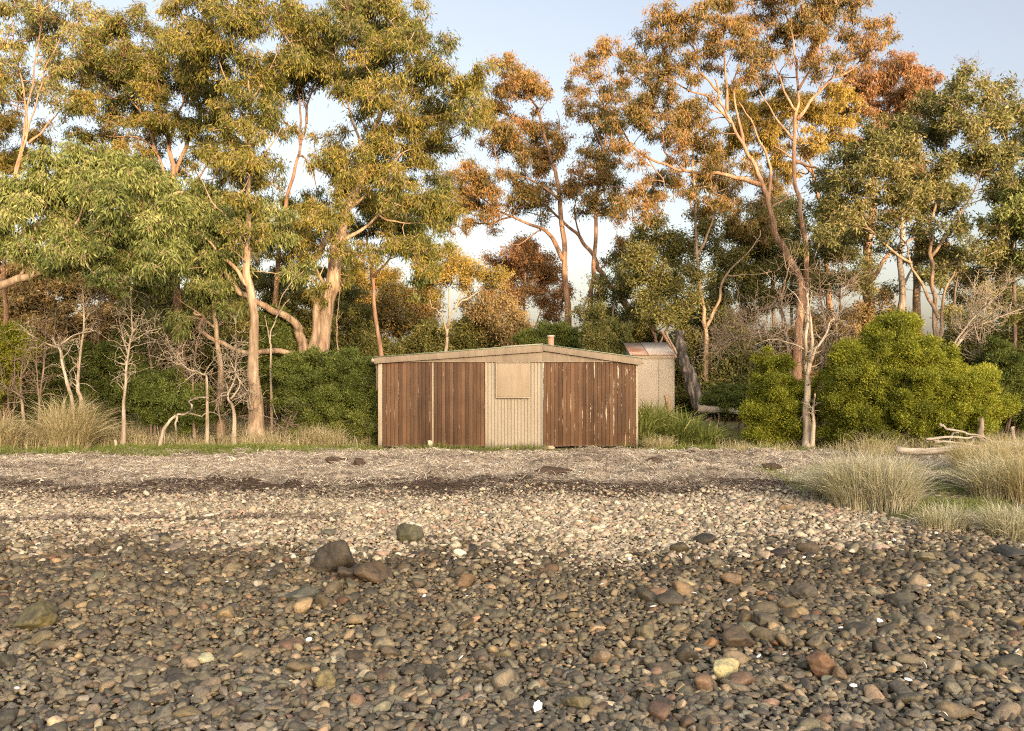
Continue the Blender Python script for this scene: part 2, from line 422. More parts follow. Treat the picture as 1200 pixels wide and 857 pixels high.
def blades(n, base_fn, h, lean, width, r_, curve=.5, dirv=None):
    """grass blades: each a tapered, bent strip; returns verts, quads, tris, tone"""
    b = base_fn(n); n = len(b)
    H = h * (.45 + .75 * r_.random(n)); az = r_.random(n) * 2 * np.pi
    out = np.stack([np.cos(az), np.sin(az), np.zeros(n)], 1)
    if dirv is not None: out = dirv + out * .5
    ln = (lean * (.12 + 1.25 * r_.random(n) ** 1.3))[:, None]
    d1 = np.array([0, 0, 1]) + out * ln * .5; d2 = np.array([0, 0, .75]) + out * ln * (1 + curve); d3 = np.array([0, 0, .25]) + out * ln * (1.3 + 1.6 * curve)
    for d in (d1, d2, d3): d /= np.linalg.norm(d, axis=1, keepdims=True)
    s = np.cross(out, [0, 0, 1]) + r_.normal(size=(n, 3)) * .5; s /= np.linalg.norm(s, axis=1, keepdims=True)
    w = width * (.6 + .8 * r_.random(n))[:, None]
    p1 = b + d1 * (H * .38)[:, None]; p2 = p1 + d2 * (H * .36)[:, None]; p3 = p2 + d3 * (H * .30)[:, None]
    V = np.stack([b - s * w / 2, b + s * w / 2, p1 - s * w * .45, p1 + s * w * .45, p2 - s * w * .3, p2 + s * w * .3, p3], 1).reshape(-1, 3)
    i = (np.arange(n) * 7)[:, None]
    Q = np.concatenate([i + np.array([[0, 1, 3, 2]]), i + np.array([[2, 3, 5, 4]])]); Tt = i + np.array([[4, 5, 6]])
    tn = np.clip(.5 + r_.normal(size=n) * .25, 0, 1)
    return V, Q, Tt, np.concatenate([tn, tn, tn])
def join_blades(parts):
    Vs, Qs, Ts, tq, tt = [], [], [], [], []; off = 0
    for V, Q, T, tn in parts:
        nq = len(Q); Vs.append(V); Qs.append(Q + off); Ts.append(T + off); tq.append(tn[:nq]); tt.append(tn[nq:]); off += len(V)
    return np.concatenate(Vs), np.concatenate(Qs), np.concatenate(Ts), np.concatenate(tq + tt)

# ------------------------------------------------------------------ more materials
def grass_mat(name, stops, trans=.3):
    return leaf_mat(name, stops, trans, .6, .2)
G_DRY = grass_mat('dry_tussock', [(0, (.20, .165, .085)), (.5, (.42, .35, .20)), (1, (.60, .53, .36))])
G_SILVER = grass_mat('silver_tussock', [(0, (.17, .15, .09)), (.4, (.40, .36, .26)), (.75, (.60, .56, .45)), (1, (.46, .42, .2))])
G_GREEN = grass_mat('green_turf', [(0, (.07, .10, .018)), (.5, (.145, .185, .036)), (.8, (.25, .25, .075)), (1, (.40, .34, .17))])
G_STRAP = grass_mat('strap_leaf', [(0, (.06, .08, .018)), (.5, (.16, .19, .045)), (1, (.34, .32, .13))])
G_MIXED = grass_mat('rank_grass', [(0, (.09, .10, .03)), (.5, (.21, .20, .075)), (1, (.38, .32, .17))])
G_WRACK = grass_mat('dried_seagrass', [(0, (.08, .055, .042)), (.35, (.30, .242, .19)), (.7, (.54, .455, .36)), (1, (.70, .63, .53))], .1)

def stone_mat(name, use_obj):
    m, nt, out = new_mat(name)
    if use_obj:
        c = nt.nodes.new('ShaderNodeObjectInfo').outputs['Color']
    else:
        a = nt.nodes.new('ShaderNodeAttribute'); a.attribute_name = 'stone'; c = a.outputs['Color']
    v = pos(nt)
    n1 = noise(nt, v, 38, 5, .65); n2 = noise(nt, v, 170, 3, .6)
    r = ramp(nt, [(.3, (.62, .6, .58)), (.52, (1, 1, 1)), (.75, (1.32, 1.24, 1.1))], n1)
    col = mixc(nt, .8, c, r.outputs[0], 'MULTIPLY')
    r2 = ramp(nt, [(.3, (.75, .75, .75)), (.7, (1.2, 1.18, 1.12))], n2)
    col = mixc(nt, .6, col, r2.outputs[0], 'MULTIPLY')
    if use_obj:
        n4 = noise(nt, v, 9, 5, .7); col = mixc(nt, .8, col, ramp(nt, [(.36, (.45, .43, .42)), (.5, (1, 1, 1)), (.66, (1.5, 1.35, 1.05))], n4).outputs[0], 'MULTIPLY')
    principled(nt, out, col, .62, bump(nt, mth(nt, 'ADD', n1, mth(nt, 'MULTIPLY', n2, .4)), .55, .012), .4)
    return m
M_STONE = stone_mat('beach_stone_mixed', False); M_STONE_O = stone_mat('beach_stone_single', True)

def ground_mat():
    m, nt, out = new_mat('ground'); v = pos(nt)
    sep = nt.nodes.new('ShaderNodeSeparateXYZ'); nt.links.new(v, sep.inputs[0]); y = sep.outputs['Y']; x = sep.outputs['X']
    nb = noise(nt, mapping(nt, v, (1, 1.6, 1)), 1.1, 5, .6)
    yw = mth(nt, 'ADD', y, mth(nt, 'MULTIPLY', mth(nt, 'SUBTRACT', nb, .5), 1.6))
    n1 = noise(nt, v, 55, 5, .7); n2 = noise(nt, mapping(nt, v, (30, 60, 30)), 1.5, 5, .7); n3 = noise(nt, v, 3.5, 5, .6)
    grit = ramp(nt, [(.3, (.025, .021, .017)), (.6, (.06, .05, .037)), (.8, (.11, .088, .062))], n1).outputs[0]
    gritp = ramp(nt, [(.3, (.10, .08, .058)), (.6, (.22, .175, .125)), (.8, (.34, .28, .20))], n1).outputs[0]
    wr = ramp(nt, [(.25, (.18, .14, .105)), (.5, (.39, .315, .24)), (.68, (.55, .465, .36))], n2).outputs[0]
    wrd = ramp(nt, [(.3, (.035, .022, .016)), (.7, (.10, .066, .048))], n2).outputs[0]
    wr = mixc(nt, ramp(nt, [(.50, g3(0)), (.68, g3(.55))], n3).outputs[0], wr, wrd)
    soil = ramp(nt, [(.3, (.06, .055, .025)), (.5, (.13, .115, .055)), (.75, (.24, .20, .11))], mth(nt, 'ADD', mth(nt, 'MULTIPLY', n2, .5), mth(nt, 'MULTIPLY', n3, .5))).outputs[0]
    def st(a, b, val):
        mr = nt.nodes.new('ShaderNodeMapRange'); mr.interpolation_type = 'SMOOTHSTEP'
        nt.links.new(val, mr.inputs['Value']); mr.inputs['From Min'].default_value = a; mr.inputs['From Max'].default_value = b
        return mr.outputs[0]
    col = mixc(nt, st(10.1, 10.6, yw), grit, gritp)
    # the dark line of fresh wrack at the foot of the berm, then the dry berm, then soil
    col = mixc(nt, st(13.2, 13.5, yw), col, wrd)
    col = mixc(nt, st(14.3, 14.9, yw), col, wr)
    col = mixc(nt, st(19.3, 19.8, yw), col, soil)
    h = mth(nt, 'ADD', n1, n2)
    principled(nt, out, col, .9, bump(nt, h, 1.0, .03), .15); return m

def wood_boards(name, c0, c1, paint, amount, pitch=.09):
    m, nt, out = new_mat(name); v = objco(nt)
    sep = nt.nodes.new('ShaderNodeSeparateXYZ'); nt.links.new(v, sep.inputs[0])
    cell = mth(nt, 'FLOOR', mth(nt, 'DIVIDE', sep.outputs['X'], pitch))
    wn = nt.nodes.new('ShaderNodeTexWhiteNoise'); wn.noise_dimensions = '1D'; nt.links.new(cell, wn.inputs['W'])
    g = noise(nt, mapping(nt, v, (60, 60, 1.6)), 1.0, 5, .6)
    big = noise(nt, mapping(nt, v, (2.2, 2, 1.4)), 1.2, 4)
    base = ramp(nt, [(.25, c0), (.75, c1)], mth(nt, 'ADD', mth(nt, 'MULTIPLY', g, .55), mth(nt, 'MULTIPLY', wn.outputs['Value'], .30)))
    col = mixc(nt, .75, base.outputs[0], ramp(nt, [(.3, (.62, .6, .58)), (.7, (1.15, 1.12, 1.1))], big).outputs[0], 'MULTIPLY')
    # flaked streaks of old pale paint, long in z
    s1 = noise(nt, mapping(nt, v, (16, 16, 1.1), (3.1, 0, 7.7)), 1.0, 6, .62)
    s2 = noise(nt, mapping(nt, v, (70, 70, 12)), 1.0, 3)
    s3 = noise(nt, mapping(nt, v, (1.7, 1.7, 1.0), (9.7, 0, 1.2)), 1.0, 2)
    f = mth(nt, 'ADD', mth(nt, 'ADD', s1, mth(nt, 'MULTIPLY', mth(nt, 'SUBTRACT', s2, .5), .22)), mth(nt, 'MULTIPLY', mth(nt, 'SUBTRACT', s3, .5), .25))
    fr = mth(nt, 'FRACT', mth(nt, 'DIVIDE', sep.outputs['X'], pitch))
    ed = mth(nt, 'MULTIPLY', mth(nt, 'ABSOLUTE', mth(nt, 'SUBTRACT', fr, .5)), 2.0)
    f = mth(nt, 'ADD', mth(nt, 'SUBTRACT', f, .075), mth(nt, 'MULTIPLY', mth(nt, 'POWER', ed, 5.0), .16))   # old paint holds along the board edges
    k = ramp(nt, [(amount, g3(0)), (amount + .018, g3(1))], f)
    col = mixc(nt, k.outputs[0], col, paint)
    lo = ramp(nt, [(0.0, g3(.85)), (.10, g3(0))], mth(nt, 'ADD', sep.outputs['Z'], mth(nt, 'MULTIPLY', mth(nt, 'SUBTRACT', g, .5), .25)))
    col = mixc(nt, mth(nt, 'MULTIPLY', lo.outputs[0], .6), col, (.13, .10, .075))
    gv = mth(nt, 'ADD', mth(nt, 'MULTIPLY', g, .5), mth(nt, 'MULTIPLY', k.outputs[0], .5))
    principled(nt, out, col, .75, bump(nt, gv, .6, .006), .2); return m

def painted(name, base, dirt, scale=3., rough=.6, spec=.3, amt=.6, streak=True, metallic=0.):
    m, nt, out = new_mat(name); v = objco(nt)
    a = noise(nt, mapping(nt, v, (scale * 3, scale * 3, scale * .35) if streak else (scale,) * 3), 1.0, 5, .6)
    b = noise(nt, v, scale * .6, 4, .6); c = noise(nt, mapping(nt, v, (30, 30, 4)), 1.0, 3)
    r = ramp(nt, [(.38, g3(0)), (.66, g3(1))], mth(nt, 'ADD', mth(nt, 'MULTIPLY', a, .55), mth(nt, 'MULTIPLY', b, .45)))
    col = mixc(nt, mth(nt, 'MULTIPLY', r.outputs[0], amt), base, dirt)
    col = mixc(nt, .25, col, ramp(nt, [(.3, g3(.8)), (.7, g3(1.1))], c).outputs[0], 'MULTIPLY')
    # damp grime creeping up from the ground
    sep = nt.nodes.new('ShaderNodeSeparateXYZ'); nt.links.new(v, sep.inputs[0])
    lo = ramp(nt, [(0.0, g3(.7)), (.16, g3(0))], mth(nt, 'ADD', sep.outputs['Z'], mth(nt, 'MULTIPLY', mth(nt, 'SUBTRACT', a, .5), .5)))
    col = mixc(nt, lo.outputs[0], col, tuple(q * .45 for q in dirt))
    p = principled(nt, out, col, rough, bump(nt, a, .15, .004), spec); p.inputs['Metallic'].default_value = metallic
    return m
M_BROWN = wood_boards('stained_brown_boards', (.05, .027, .015), (.15, .084, .047), (.33, .24, .165), .655)
M_PEEL = wood_boards('peeling_brown_boards', (.052, .028, .015), (.16, .087, .046), (.42, .34, .25), .60)
M_CREAM = painted('cream_steel', (.265, .222, .168), (.17, .135, .095), 2.5, .5, .4, .55)
M_PLY = painted('raw_plywood', (.265, .212, .152), (.19, .142, .095), 2.2, .7, .2, .8)
M_FASCIA = painted('weathered_fascia', (.215, .17, .125), (.125, .095, .068), 3.5, .75, .2, .8)
M_TRIM = painted('cream_trim', (.285, .235, .17), (.16, .12, .085), 4, .6, .3, .7)
M_ROOFG = painted('green_roof_steel', (.20, .27, .19), (.34, .33, .25), 3, .5, .4, .6)
M_FIBRO = painted('fibre_cement', (.30, .255, .205), (.22, .18, .14), 1.2, .85, .2, .5, False)
M_BLUE = painted('blue_grey_sheet', (.24, .285, .27), (.16, .17, .15), 2, .7, .3, .7)
M_RUST = painted('rusted_sheet', (.19, .085, .055), (.46, .36, .29), 2.2, .75, .3, .75, False)
M_ZINC = painted('zinc_sheet', (.36, .33, .30), (.24, .15, .11), 2.0, .65, .3, .8, False)
M_DARKGAP = painted('dark_gap', (.02, .016, .012), (.04, .03, .022), 3, .9, .1)
M_FLUE = painted('flue_pipe', (.36, .20, .12), (.20, .11, .07), 6, .6, .4, .8)
M_SHELL = painted('shell_white', (.80, .78, .74), (.55, .50, .45), 20, .45, .5, .5, False)
M_LOG = B_DEAD

# ------------------------------------------------------------------ sky, sun, camera
w = bpy.data.worlds.new('World'); S.world = w; w.use_nodes = True; nt = w.node_tree
bg = nt.nodes['Background']; sky = nt.nodes.new('ShaderNodeTexSky'); sky.sky_type = 'NISHITA'; sky.sun_disc = False
sky.sun_elevation = math.radians(SUN_EL); sky.sun_rotation = math.radians(SUN_AZ)
sky.air_density = 1.0; sky.dust_density = 3.0; sky.ozone_density = 1.0
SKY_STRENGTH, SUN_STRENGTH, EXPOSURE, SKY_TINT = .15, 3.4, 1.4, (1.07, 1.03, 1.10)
SKY_SAT, SKY_FILL, SKY_FILL_TINT = .55, 4.3, (1.0, .925, .815)
# invented fill light to lift the shade: veil brightens and warms the sky overhead and on the sun's side, behind the photographer; the sky ahead stays clear
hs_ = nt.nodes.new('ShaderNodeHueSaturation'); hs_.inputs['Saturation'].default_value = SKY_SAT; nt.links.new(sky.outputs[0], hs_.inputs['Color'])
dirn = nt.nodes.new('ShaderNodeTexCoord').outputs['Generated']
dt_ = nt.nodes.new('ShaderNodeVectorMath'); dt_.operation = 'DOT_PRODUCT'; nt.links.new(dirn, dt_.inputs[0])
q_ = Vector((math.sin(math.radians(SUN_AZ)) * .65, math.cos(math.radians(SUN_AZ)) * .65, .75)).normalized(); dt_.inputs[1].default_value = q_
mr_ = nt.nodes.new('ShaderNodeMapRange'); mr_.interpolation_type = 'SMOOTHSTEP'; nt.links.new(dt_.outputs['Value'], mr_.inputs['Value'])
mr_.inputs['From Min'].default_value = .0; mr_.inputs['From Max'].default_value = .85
sky_fill = mixc(nt, mr_.outputs[0], SKY_TINT, tuple(SKY_FILL * c for c in SKY_FILL_TINT))
nt.links.new(mixc(nt, 1.0, hs_.outputs[0], sky_fill, 'MULTIPLY'), bg.inputs['Color']); bg.inputs['Strength'].default_value = SKY_STRENGTH
el, az = math.radians(SUN_EL), math.radians(SUN_AZ)
to_sun = Vector((math.sin(az) * math.cos(el), math.cos(az) * math.cos(el), math.sin(el)))
sl = bpy.data.lights.new('sun', 'SUN'); sl.energy = SUN_STRENGTH; sl.angle = math.radians(.5); sl.color = (1.0, .70, .42)
so = bpy.data.objects.new('sun', sl); COL.objects.link(so); so.rotation_euler = (-to_sun).to_track_quat('-Z', 'Y').to_euler()
cd = bpy.data.cameras.new('camera'); cam = bpy.data.objects.new('camera', cd); COL.objects.link(cam)
cam.location = (0, 0, ZC); cam.rotation_euler = (math.pi / 2, 0, 0); cd.sensor_width = 36; cd.lens = 36 * F / 1200; cd.clip_end = 3000; cd.clip_start = .05
S.camera = cam
vs = S.view_settings; vs.view_transform = 'Standard'; vs.look = 'None'; vs.exposure = EXPOSURE; vs.gamma = 1.0
S.render.engine = 'CYCLES'; S.cycles.max_bounces = 6; S.cycles.transparent_max_bounces = 8; S.cycles.use_denoising = False; S.cycles.filter_width = 1.15; S.cycles.use_light_tree = False; w.cycles.sampling_method = 'MANUAL'; w.cycles.sample_map_resolution = 1024

# ------------------------------------------------------------------ ground sheet and the shaded-side hills
def grid_sheet(xs, ys, zf):
    X, Y_ = np.meshgrid(xs, ys); Z = zf(X, Y_); nx, ny = len(xs), len(ys)
    V = np.stack([X, Y_, Z], -1).reshape(-1, 3)
    i, j = np.meshgrid(np.arange(nx - 1), np.arange(ny - 1)); a = (j * nx + i).ravel()
    return V, np.stack([a, a + 1, a + 1 + nx, a + nx], -1)
xs = np.concatenate([[-900, -400, -200, -110, -70, -45, -32, -26, -21], np.arange(-17, 17.01, .07), [21, 26, 32, 45, 70, 110, 200, 400, 900]])
ys = np.concatenate([[-600, -300, -160, -100, -60, -30, -12, -5, 0, 2.5], np.arange(4.2, 22, .06), np.arange(22.2, 44, .4), [48, 55, 65, 80, 120, 200, 400, 900, 1800]])
V, Q = grid_sheet(xs, ys, ground_z)
tag(mesh_np('ground', V, Q, mat=ground_mat()), kind='structure')

HILL_D, HILL_H = 88., 16.4
def hills():
    d = np.array([math.sin(az), math.cos(az)]); s_ = np.array([d[1], -d[0]])
    t = np.arange(-260, 261, 1.6); u = np.array([-40, -26, -14, -6, -2, 0, 3, 12, 30, 60])
    prof = np.array([0, .28, .55, .8, .95, 1, .97, .8, .5, 0])
    T_, U_ = np.meshgrid(t, u)
    hh = HILL_H + (fbm(t, t * 0, .035, 3) - .5) * 2.2 + (fbm(t, t * 0 + 9, .22, 3) - .5) * 2.6
    edge = 1 - sstep(190, 255, np.abs(t))
    Z = prof[:, None] * (hh * edge)[None, :] + (fbm(T_, U_, .2, 2) - .5) * 1.5 * (prof[:, None] > .1) * (prof[:, None] < 1) - 1.3
    X = d[0] * (HILL_D + U_) + s_[0] * T_; Y_ = d[1] * (HILL_D + U_) + s_[1] * T_
    V = np.stack([X, Y_, Z], -1).reshape(-1, 3); nx = len(t); i, j = np.meshgrid(np.arange(nx - 1), np.arange(len(u) - 1)); a = (j * nx + i).ravel()
    m, n_, out = new_mat('wooded_hill'); v = pos(n_)
    principled(n_, out, ramp(n_, [(.3, (.03, .04, .015)), (.7, (.08, .085, .035))], noise(n_, v, .6, 5)).outputs[0], .9, None, .1)
    tag(mesh_np('hills', V, np.stack([a, a + 1, a + 1 + nx, a + nx], -1), mat=m), kind='structure')
hills()

# ------------------------------------------------------------------ boat shed
YS = 20.4
def sx(px, Y=YS): return (px - 600) / F * Y
def sz(py, Y=YS): return ZC - (py - 428.5) / F * Y
shed = thing('boat_shed', 'low brown timber boat shed with cream corrugated centre bay and shallow gable roof', 'shed', (sx(596), YS, 0))
D = 6.2
def corrugated(x0, x1, y, z0, z1, pitch=.076, amp=.012, per=8):
    n = int((x1 - x0) / pitch * per) + 1
    x = np.linspace(x0, x1, n); yy = y - amp * (1 + np.cos((x - x0) / pitch * 2 * np.pi))
    V = np.concatenate([np.stack([x, yy, np.full(n, z0)], 1), np.stack([x, yy, np.full(n, z1)], 1)])
    i = np.arange(n - 1); return V, np.stack([i, i + 1, n + i + 1, n + i], 1)
def board_door(x0, x1, z0, z1, mat, name='door', pitch=.09, y=YS, seed=0):
    r_ = np.random.default_rng(seed); b = Boxes(); x = x0
    while x < x1 - .02:
        wd = min(pitch, x1 - x); j = r_.random() * .006
        b.box(x + .0025, x + wd - .0025, y - .028 - j, y - .002, z0 + r_.random() * .02, z1); x += pitch
    b.box(x0 + .004, x1 - .004, y - .002 + .003, y + .03, z0 + .03, z1 - .03)
    return b.build(name, mat, shed, .003)
zt = sz(423.5)
# back and side walls, inside lining
b = Boxes(); b.box(sx(444), sx(445.5), YS + .06, YS + D, -.1, zt + .02); b.box(sx(745.5), sx(747), YS + .06, YS + D, -.1, zt + .02); b.box(sx(446), sx(745), YS + D - .05, YS + D, -.1, zt + .02)
b.build('side_wall', M_CREAM, shed, 0)
board_door(sx(448.5), sx(506.3), .02, zt, M_BROWN, seed=1); board_door(sx(508.3), sx(568.5), .02, zt, M_BROWN, seed=2)
board_door(sx(636), sx(689.5), .03, zt, M_PEEL, seed=3); board_door(sx(691), sx(744.5), .03, zt, M_PEEL, seed=4)
b = Boxes(); b.box(sx(506.4), sx(508.2), YS - .03, YS + .02, .0, zt); b.build('door_jamb', M_TRIM, shed, .003)
b = Boxes(); b.box(sx(689.6), sx(690.9), YS - .02, YS + .02, .0, zt); b.build('door_jamb', M_PEEL, shed, .002)
b = Boxes(); b.box(sx(634.8), sx(636), YS - .02, YS + .05, .0, zt); b.build('door_jamb', M_BLUE, shed, .002)
V, Q = corrugated(sx(569), sx(634.8), YS - .004, -.03, zt)
mesh_np('corrugated_panel', V, Q, mat=M_CREAM, parent=shed)
b = Boxes(); b.box(sx(568.6), sx(570.4), YS - .046, YS + .03, -.03, zt); b.build('corner_flashing', M_TRIM, shed, .003)
# plywood shutter over the opening, with its frame
hs = Boxes(); hs.box(sx(582.5), sx(620), YS - .075, YS - .05, sz(465), sz(426)); sh = hs.build('shutter', M_PLY, shed, .004)
b = Boxes(); b.box(sx(581.3), sx(621.6), YS - .088, YS - .052, sz(466.6), sz(465.1)); b.box(sx(581.3), sx(621.6), YS - .085, YS - .052, sz(426), sz(425))
b.box(sx(581.0), sx(582.4), YS - .083, YS - .052, sz(465.1), sz(426)); b.box(sx(620.1), sx(621.4), YS - .083, YS - .052, sz(465.1), sz(426))
f = b.build('frame', M_TRIM, None, .002); f.parent = sh; f.location = (0, 0, 0)
# corner posts
b = Boxes(); b.box(sx(443.2), sx(448.2), YS - .035, YS + .06, -.1, zt); b.build('corner_post', M_TRIM, shed, .005)
b = Boxes(); b.box(sx(744.8), sx(747.6), YS - .03, YS + .06, -.1, zt); b.build('corner_post', M_TRIM, shed, .005)
# gable infill and barge boards
ax_ = sx(636); apex = sz(404.5)
lft, rgt = sx(439.5), sx(751); el_, er = sz(419.5), sz(420.5)
def barge(x0, z0, x1, z1, t, y0, y1):
    bb = Boxes(); bb.prism([(x0, z0 - t), (x1, z1 - t * 1.15), (x1, z1), (x0, z0)], y0, y1); return bb
gb = Boxes(); gb.prism([(sx(440), sz(424)), (ax_ - .003, sz(424)), (ax_ - .003, apex - .05), (sx(440), el_ - .03)], YS - .05, YS + .0)
gb.prism([(ax_ + .003, sz(424)), (sx(750), sz(424)), (sx(750), er - .03), (ax_ + .003, apex - .05)], YS - .05, YS + .0)
gb.build('gable_panel', M_FASCIA, shed, .003)
b = Boxes(); b.box(sx(440), sx(750), YS - .062, YS - .052, sz(424.6), sz(423.2)); b.build('lintel_batten', M_FASCIA, shed, .002)
barge(lft, el_, ax_ - .003, apex, .135, YS - .12, YS - .085).build('barge_board', M_FASCIA, shed, .004)
barge(ax_ + .003, apex, rgt, er, .135, YS - .12, YS - .085).build('barge_board', M_FASCIA, shed, .004)
# roof: two corrugated slopes
def slope(x0, z0, x1, z1, y0, y1, pitch=.076, amp=.009):
    n = int((y1 - y0) / pitch * 6); y = np.linspace(y0, y1, n); k = amp * np.cos((y - y0) / pitch * 2 * np.pi)
    V = np.concatenate([np.stack([np.full(n, x0), y, z0 + k], 1), np.stack([np.full(n, x1), y, z1 + k], 1)])
    i = np.arange(n - 1); return V, np.stack([i, n + i, n + i + 1, i + 1], 1)
for (x0, z0, x1, z1) in ((lft - .03, el_ + .014, ax_, apex + .014), (ax_, apex + .014, rgt + .03, er + .014)):
    V, Q = slope(x0, z0, x1, z1, YS - .15, YS + D + .1)
    o = mesh_np('roof_sheet', V, Q, mat=M_ROOFG, parent=shed); sd = o.modifiers.new('thick', 'SOLIDIFY'); sd.thickness = .008
b = Boxes(); b.prism([(ax_ - .95, apex - .045), (ax_ - .001, apex + .022), (ax_ - .001, apex + .034), (ax_ - .95, apex - .030)], YS - .10, YS + D); b.build('ridge_flashing', M_ZINC, shed, 0)
# gutters and the short downpipe at the eaves corner
t = Tubes(); t.add([(lft - .035, YS - .12, el_ - .06), (lft - .035, YS + D, el_ - .08)], .042, 8); t.build('gutter', M_TRIM, shed)
t = Tubes(); t.add([(rgt + .03, YS - .10, er - .08), (rgt + .03, YS + D, er - .1)], .04, 8); t.build('gutter', M_TRIM, shed)
t = Tubes(); t.add([(lft - .02, YS + .0, el_ - .08), (sx(441.2), YS + .1, sz(428)), (sx(441.2), YS + .12, sz(458))], .033, 10); t.build('downpipe', M_TRIM, shed)
# flue
t = Tubes(); t.add([(sx(647.5), YS + .9, sz(412)), (sx(647.5), YS + .9, sz(393))], .075, 14); fl = t.build('flue', M_FLUE, shed)
t = Tubes(); t.add([(sx(647.5), YS + .9, sz(394)), (sx(647.5), YS + .9, sz(391.5))], .09, 14); o = t.build('flue_cap', M_ZINC); o.parent = fl

# small outhouse behind the shed
YO = 24.0; outh = thing('outhouse', 'small fibre cement outhouse with rusty skillion roof standing behind the boat shed', 'outhouse', (sx(763, YO), YO, float(ground_z(sx(763, YO), YO))))
x0, x1 = sx(741.5, YO), sx(790.5, YO); z0 = 0.0
b = Boxes(); b.box(x0, sx(772, YO) - .004, YO, YO + .04, z0, sz(421, YO)); b.box(sx(772, YO) + .004, x1, YO, YO + .04, z0, sz(421, YO)); b.build('front_wall', M_FIBRO, outh, .003)
b = Boxes(); b.box(x0, x1, YO - .02, YO + .04, sz(420.8, YO), sz(416.5, YO)); b.build('fascia', M_PLY, outh, .004)
b = Boxes(); b.box(x1 - .04, x1, YO + .045, YO + 1.4, z0, 2.25); b.box(x0, x1, YO + 1.4, YO + 1.44, z0, 2.45); b.build('back_wall', M_FIBRO, outh, .003)
n0 = sz(417, YO); n1 = sz(403.5, YO + 1.4) - .06
b = Boxes(); b.v += [(x0, YO + .045, z0), (x0 + .04, YO + .045, z0), (x0 + .04, YO + 1.38, z0), (x0, YO + 1.38, z0), (x0, YO + .045, n0), (x0 + .04, YO + .045, n0), (x0 + .04, YO + 1.38, n1), (x0, YO + 1.38, n1)]
b.q += [[0, 3, 2, 1], [4, 5, 6, 7], [0, 1, 5, 4], [1, 2, 6, 5], [2, 3, 7, 6], [3, 0, 4, 7]]; b.build('side_wall', M_BLUE, outh, 0)
def roofpiece(xa, xb, mat, dz):
    n = 40; x = np.linspace(xa, xb, n); k = .006 * np.cos(x / .076 * 2 * np.pi)
    V = np.concatenate([np.stack([x, np.full(n, YO - .06), n0 + .02 + k + dz], 1), np.stack([x, np.full(n, YO + 1.5), n1 + .10 + k + dz], 1)])
    i = np.arange(n - 1); o = mesh_np('roof_sheet', V, np.stack([i, i + 1, n + i + 1, n + i], 1), mat=mat, parent=outh); s = o.modifiers.new('thick', 'SOLIDIFY'); s.thickness = .006
roofpiece(x0 - .07, sx(761, YO), M_RUST, 0); roofpiece(sx(760, YO), x1 + .03, M_ZINC, .012)
# ------------------------------------------------------------------ eucalypts
GT = 'gum trees standing along the shore'
tree('gum_tree', 'slender airy gum with sparse dark leaves at the far left edge', 'tree', 23,
     [([(6, 500), (6, 430), (6, 360), (4, 300), (5, 260), (12, 225), (22, 190), (31, 130), (42, 75), (50, 15)], 4.2, 1.3),
      ([(12, 228), (24, 185), (38, 140), (50, 92), (68, 52), (74, 15)], 2.6, 1), ([(30, 160), (28, 110), (18, 60), (12, 10)], 2.5, 1),
      ([(34, 168), (58, 142), (88, 112)], 2.4, 1), ([(5, 262), (0, 225), (-12, 170), (-22, 110)], 2.6, 1.2)],
     [(10, 12, 20), (45, 10, 26), (72, 22, 22), (38, 38, 18), (60, 48, 20), (85, 42, 12), (58, 74, 15), (14, 70, 15), (5, 45, 14), (46, 102, 16), (72, 100, 16),
      (84, 72, 12), (60, 118, 12), (-18, 60, 24), (-30, 100, 26), (-10, 20, 22), (30, -14, 26), (62, -12, 24), (88, 14, 12), (-40, 140, 22)],
     B_RED, L_DARK, GT, K=18, fill=0.50, seed=11, L=.15, W=.035)
tree('gum_tree', 'golden topped gum reaching in from beyond the far left edge', 'tree', 26,
     [([(-70, 500), (-60, 400), (-52, 300), (-40, 200), (-30, 120)], 10, 3)],
     [(4, 60, 14), (6, 92, 16), (-12, 80, 24), (8, 142, 18), (2, 168, 22), (-20, 150, 26), (-40, 110, 28), (-40, 60, 28), (-62, 150, 28), (-70, 100, 28), (-80, 190, 26), (-10, 205, 20), (12, 190, 14, .6)],
     B_RED, L_GUM, GT, K=36, seed=12)
tree('gum_tree', 'rounded golden crown gum with forked red limbs, left of the tallest left trunk', 'tree', 25,
     [([(212, 500), (210, 420), (206, 330), (205, 250), (203, 200), (196, 155), (184, 118), (176, 80)], 8, 2),
      ([(204, 205), (222, 160), (236, 128), (248, 95)], 4, 1.6), ([(205, 235), (188, 185), (166, 165), (132, 160)], 3.5, 1.4), ([(198, 165), (212, 130), (214, 95), (208, 60)], 3, 1.2),
      ([(184, 180), (170, 140), (150, 110), (130, 85)], 2.6, 1.2), ([(206, 245), (226, 222), (250, 180), (262, 140)], 3, 1.2), ([(208, 250), (240, 235), (252, 205), (258, 178)], 2.6, 1)],
     [(112, 40, 24), (148, 33, 26), (180, 40, 26), (98, 72, 24), (132, 68, 28), (168, 66, 28), (204, 58, 26), (226, 80, 24), (95, 100, 20), (122, 98, 24), (158, 96, 24), (196, 88, 24),
      (236, 100, 22), (148, 128, 20), (112, 126, 18), (128, 150, 16), (158, 152, 20), (186, 142, 18), (212, 146, 20), (232, 156, 18), (254, 132, 16), (140, 48, 20), (90, 122, 14), (118, 84, 20),
      (178, 106, 20), (214, 112, 18), (250, 110, 18), (108, 168, 15), (140, 180, 16), (88, 152, 13), (168, 182, 15), (120, 188, 13), (236, 182, 15), (258, 160, 14)],
     B_RED, L_GUM, GT, K=36, m=17, seed=13, droop=.55)
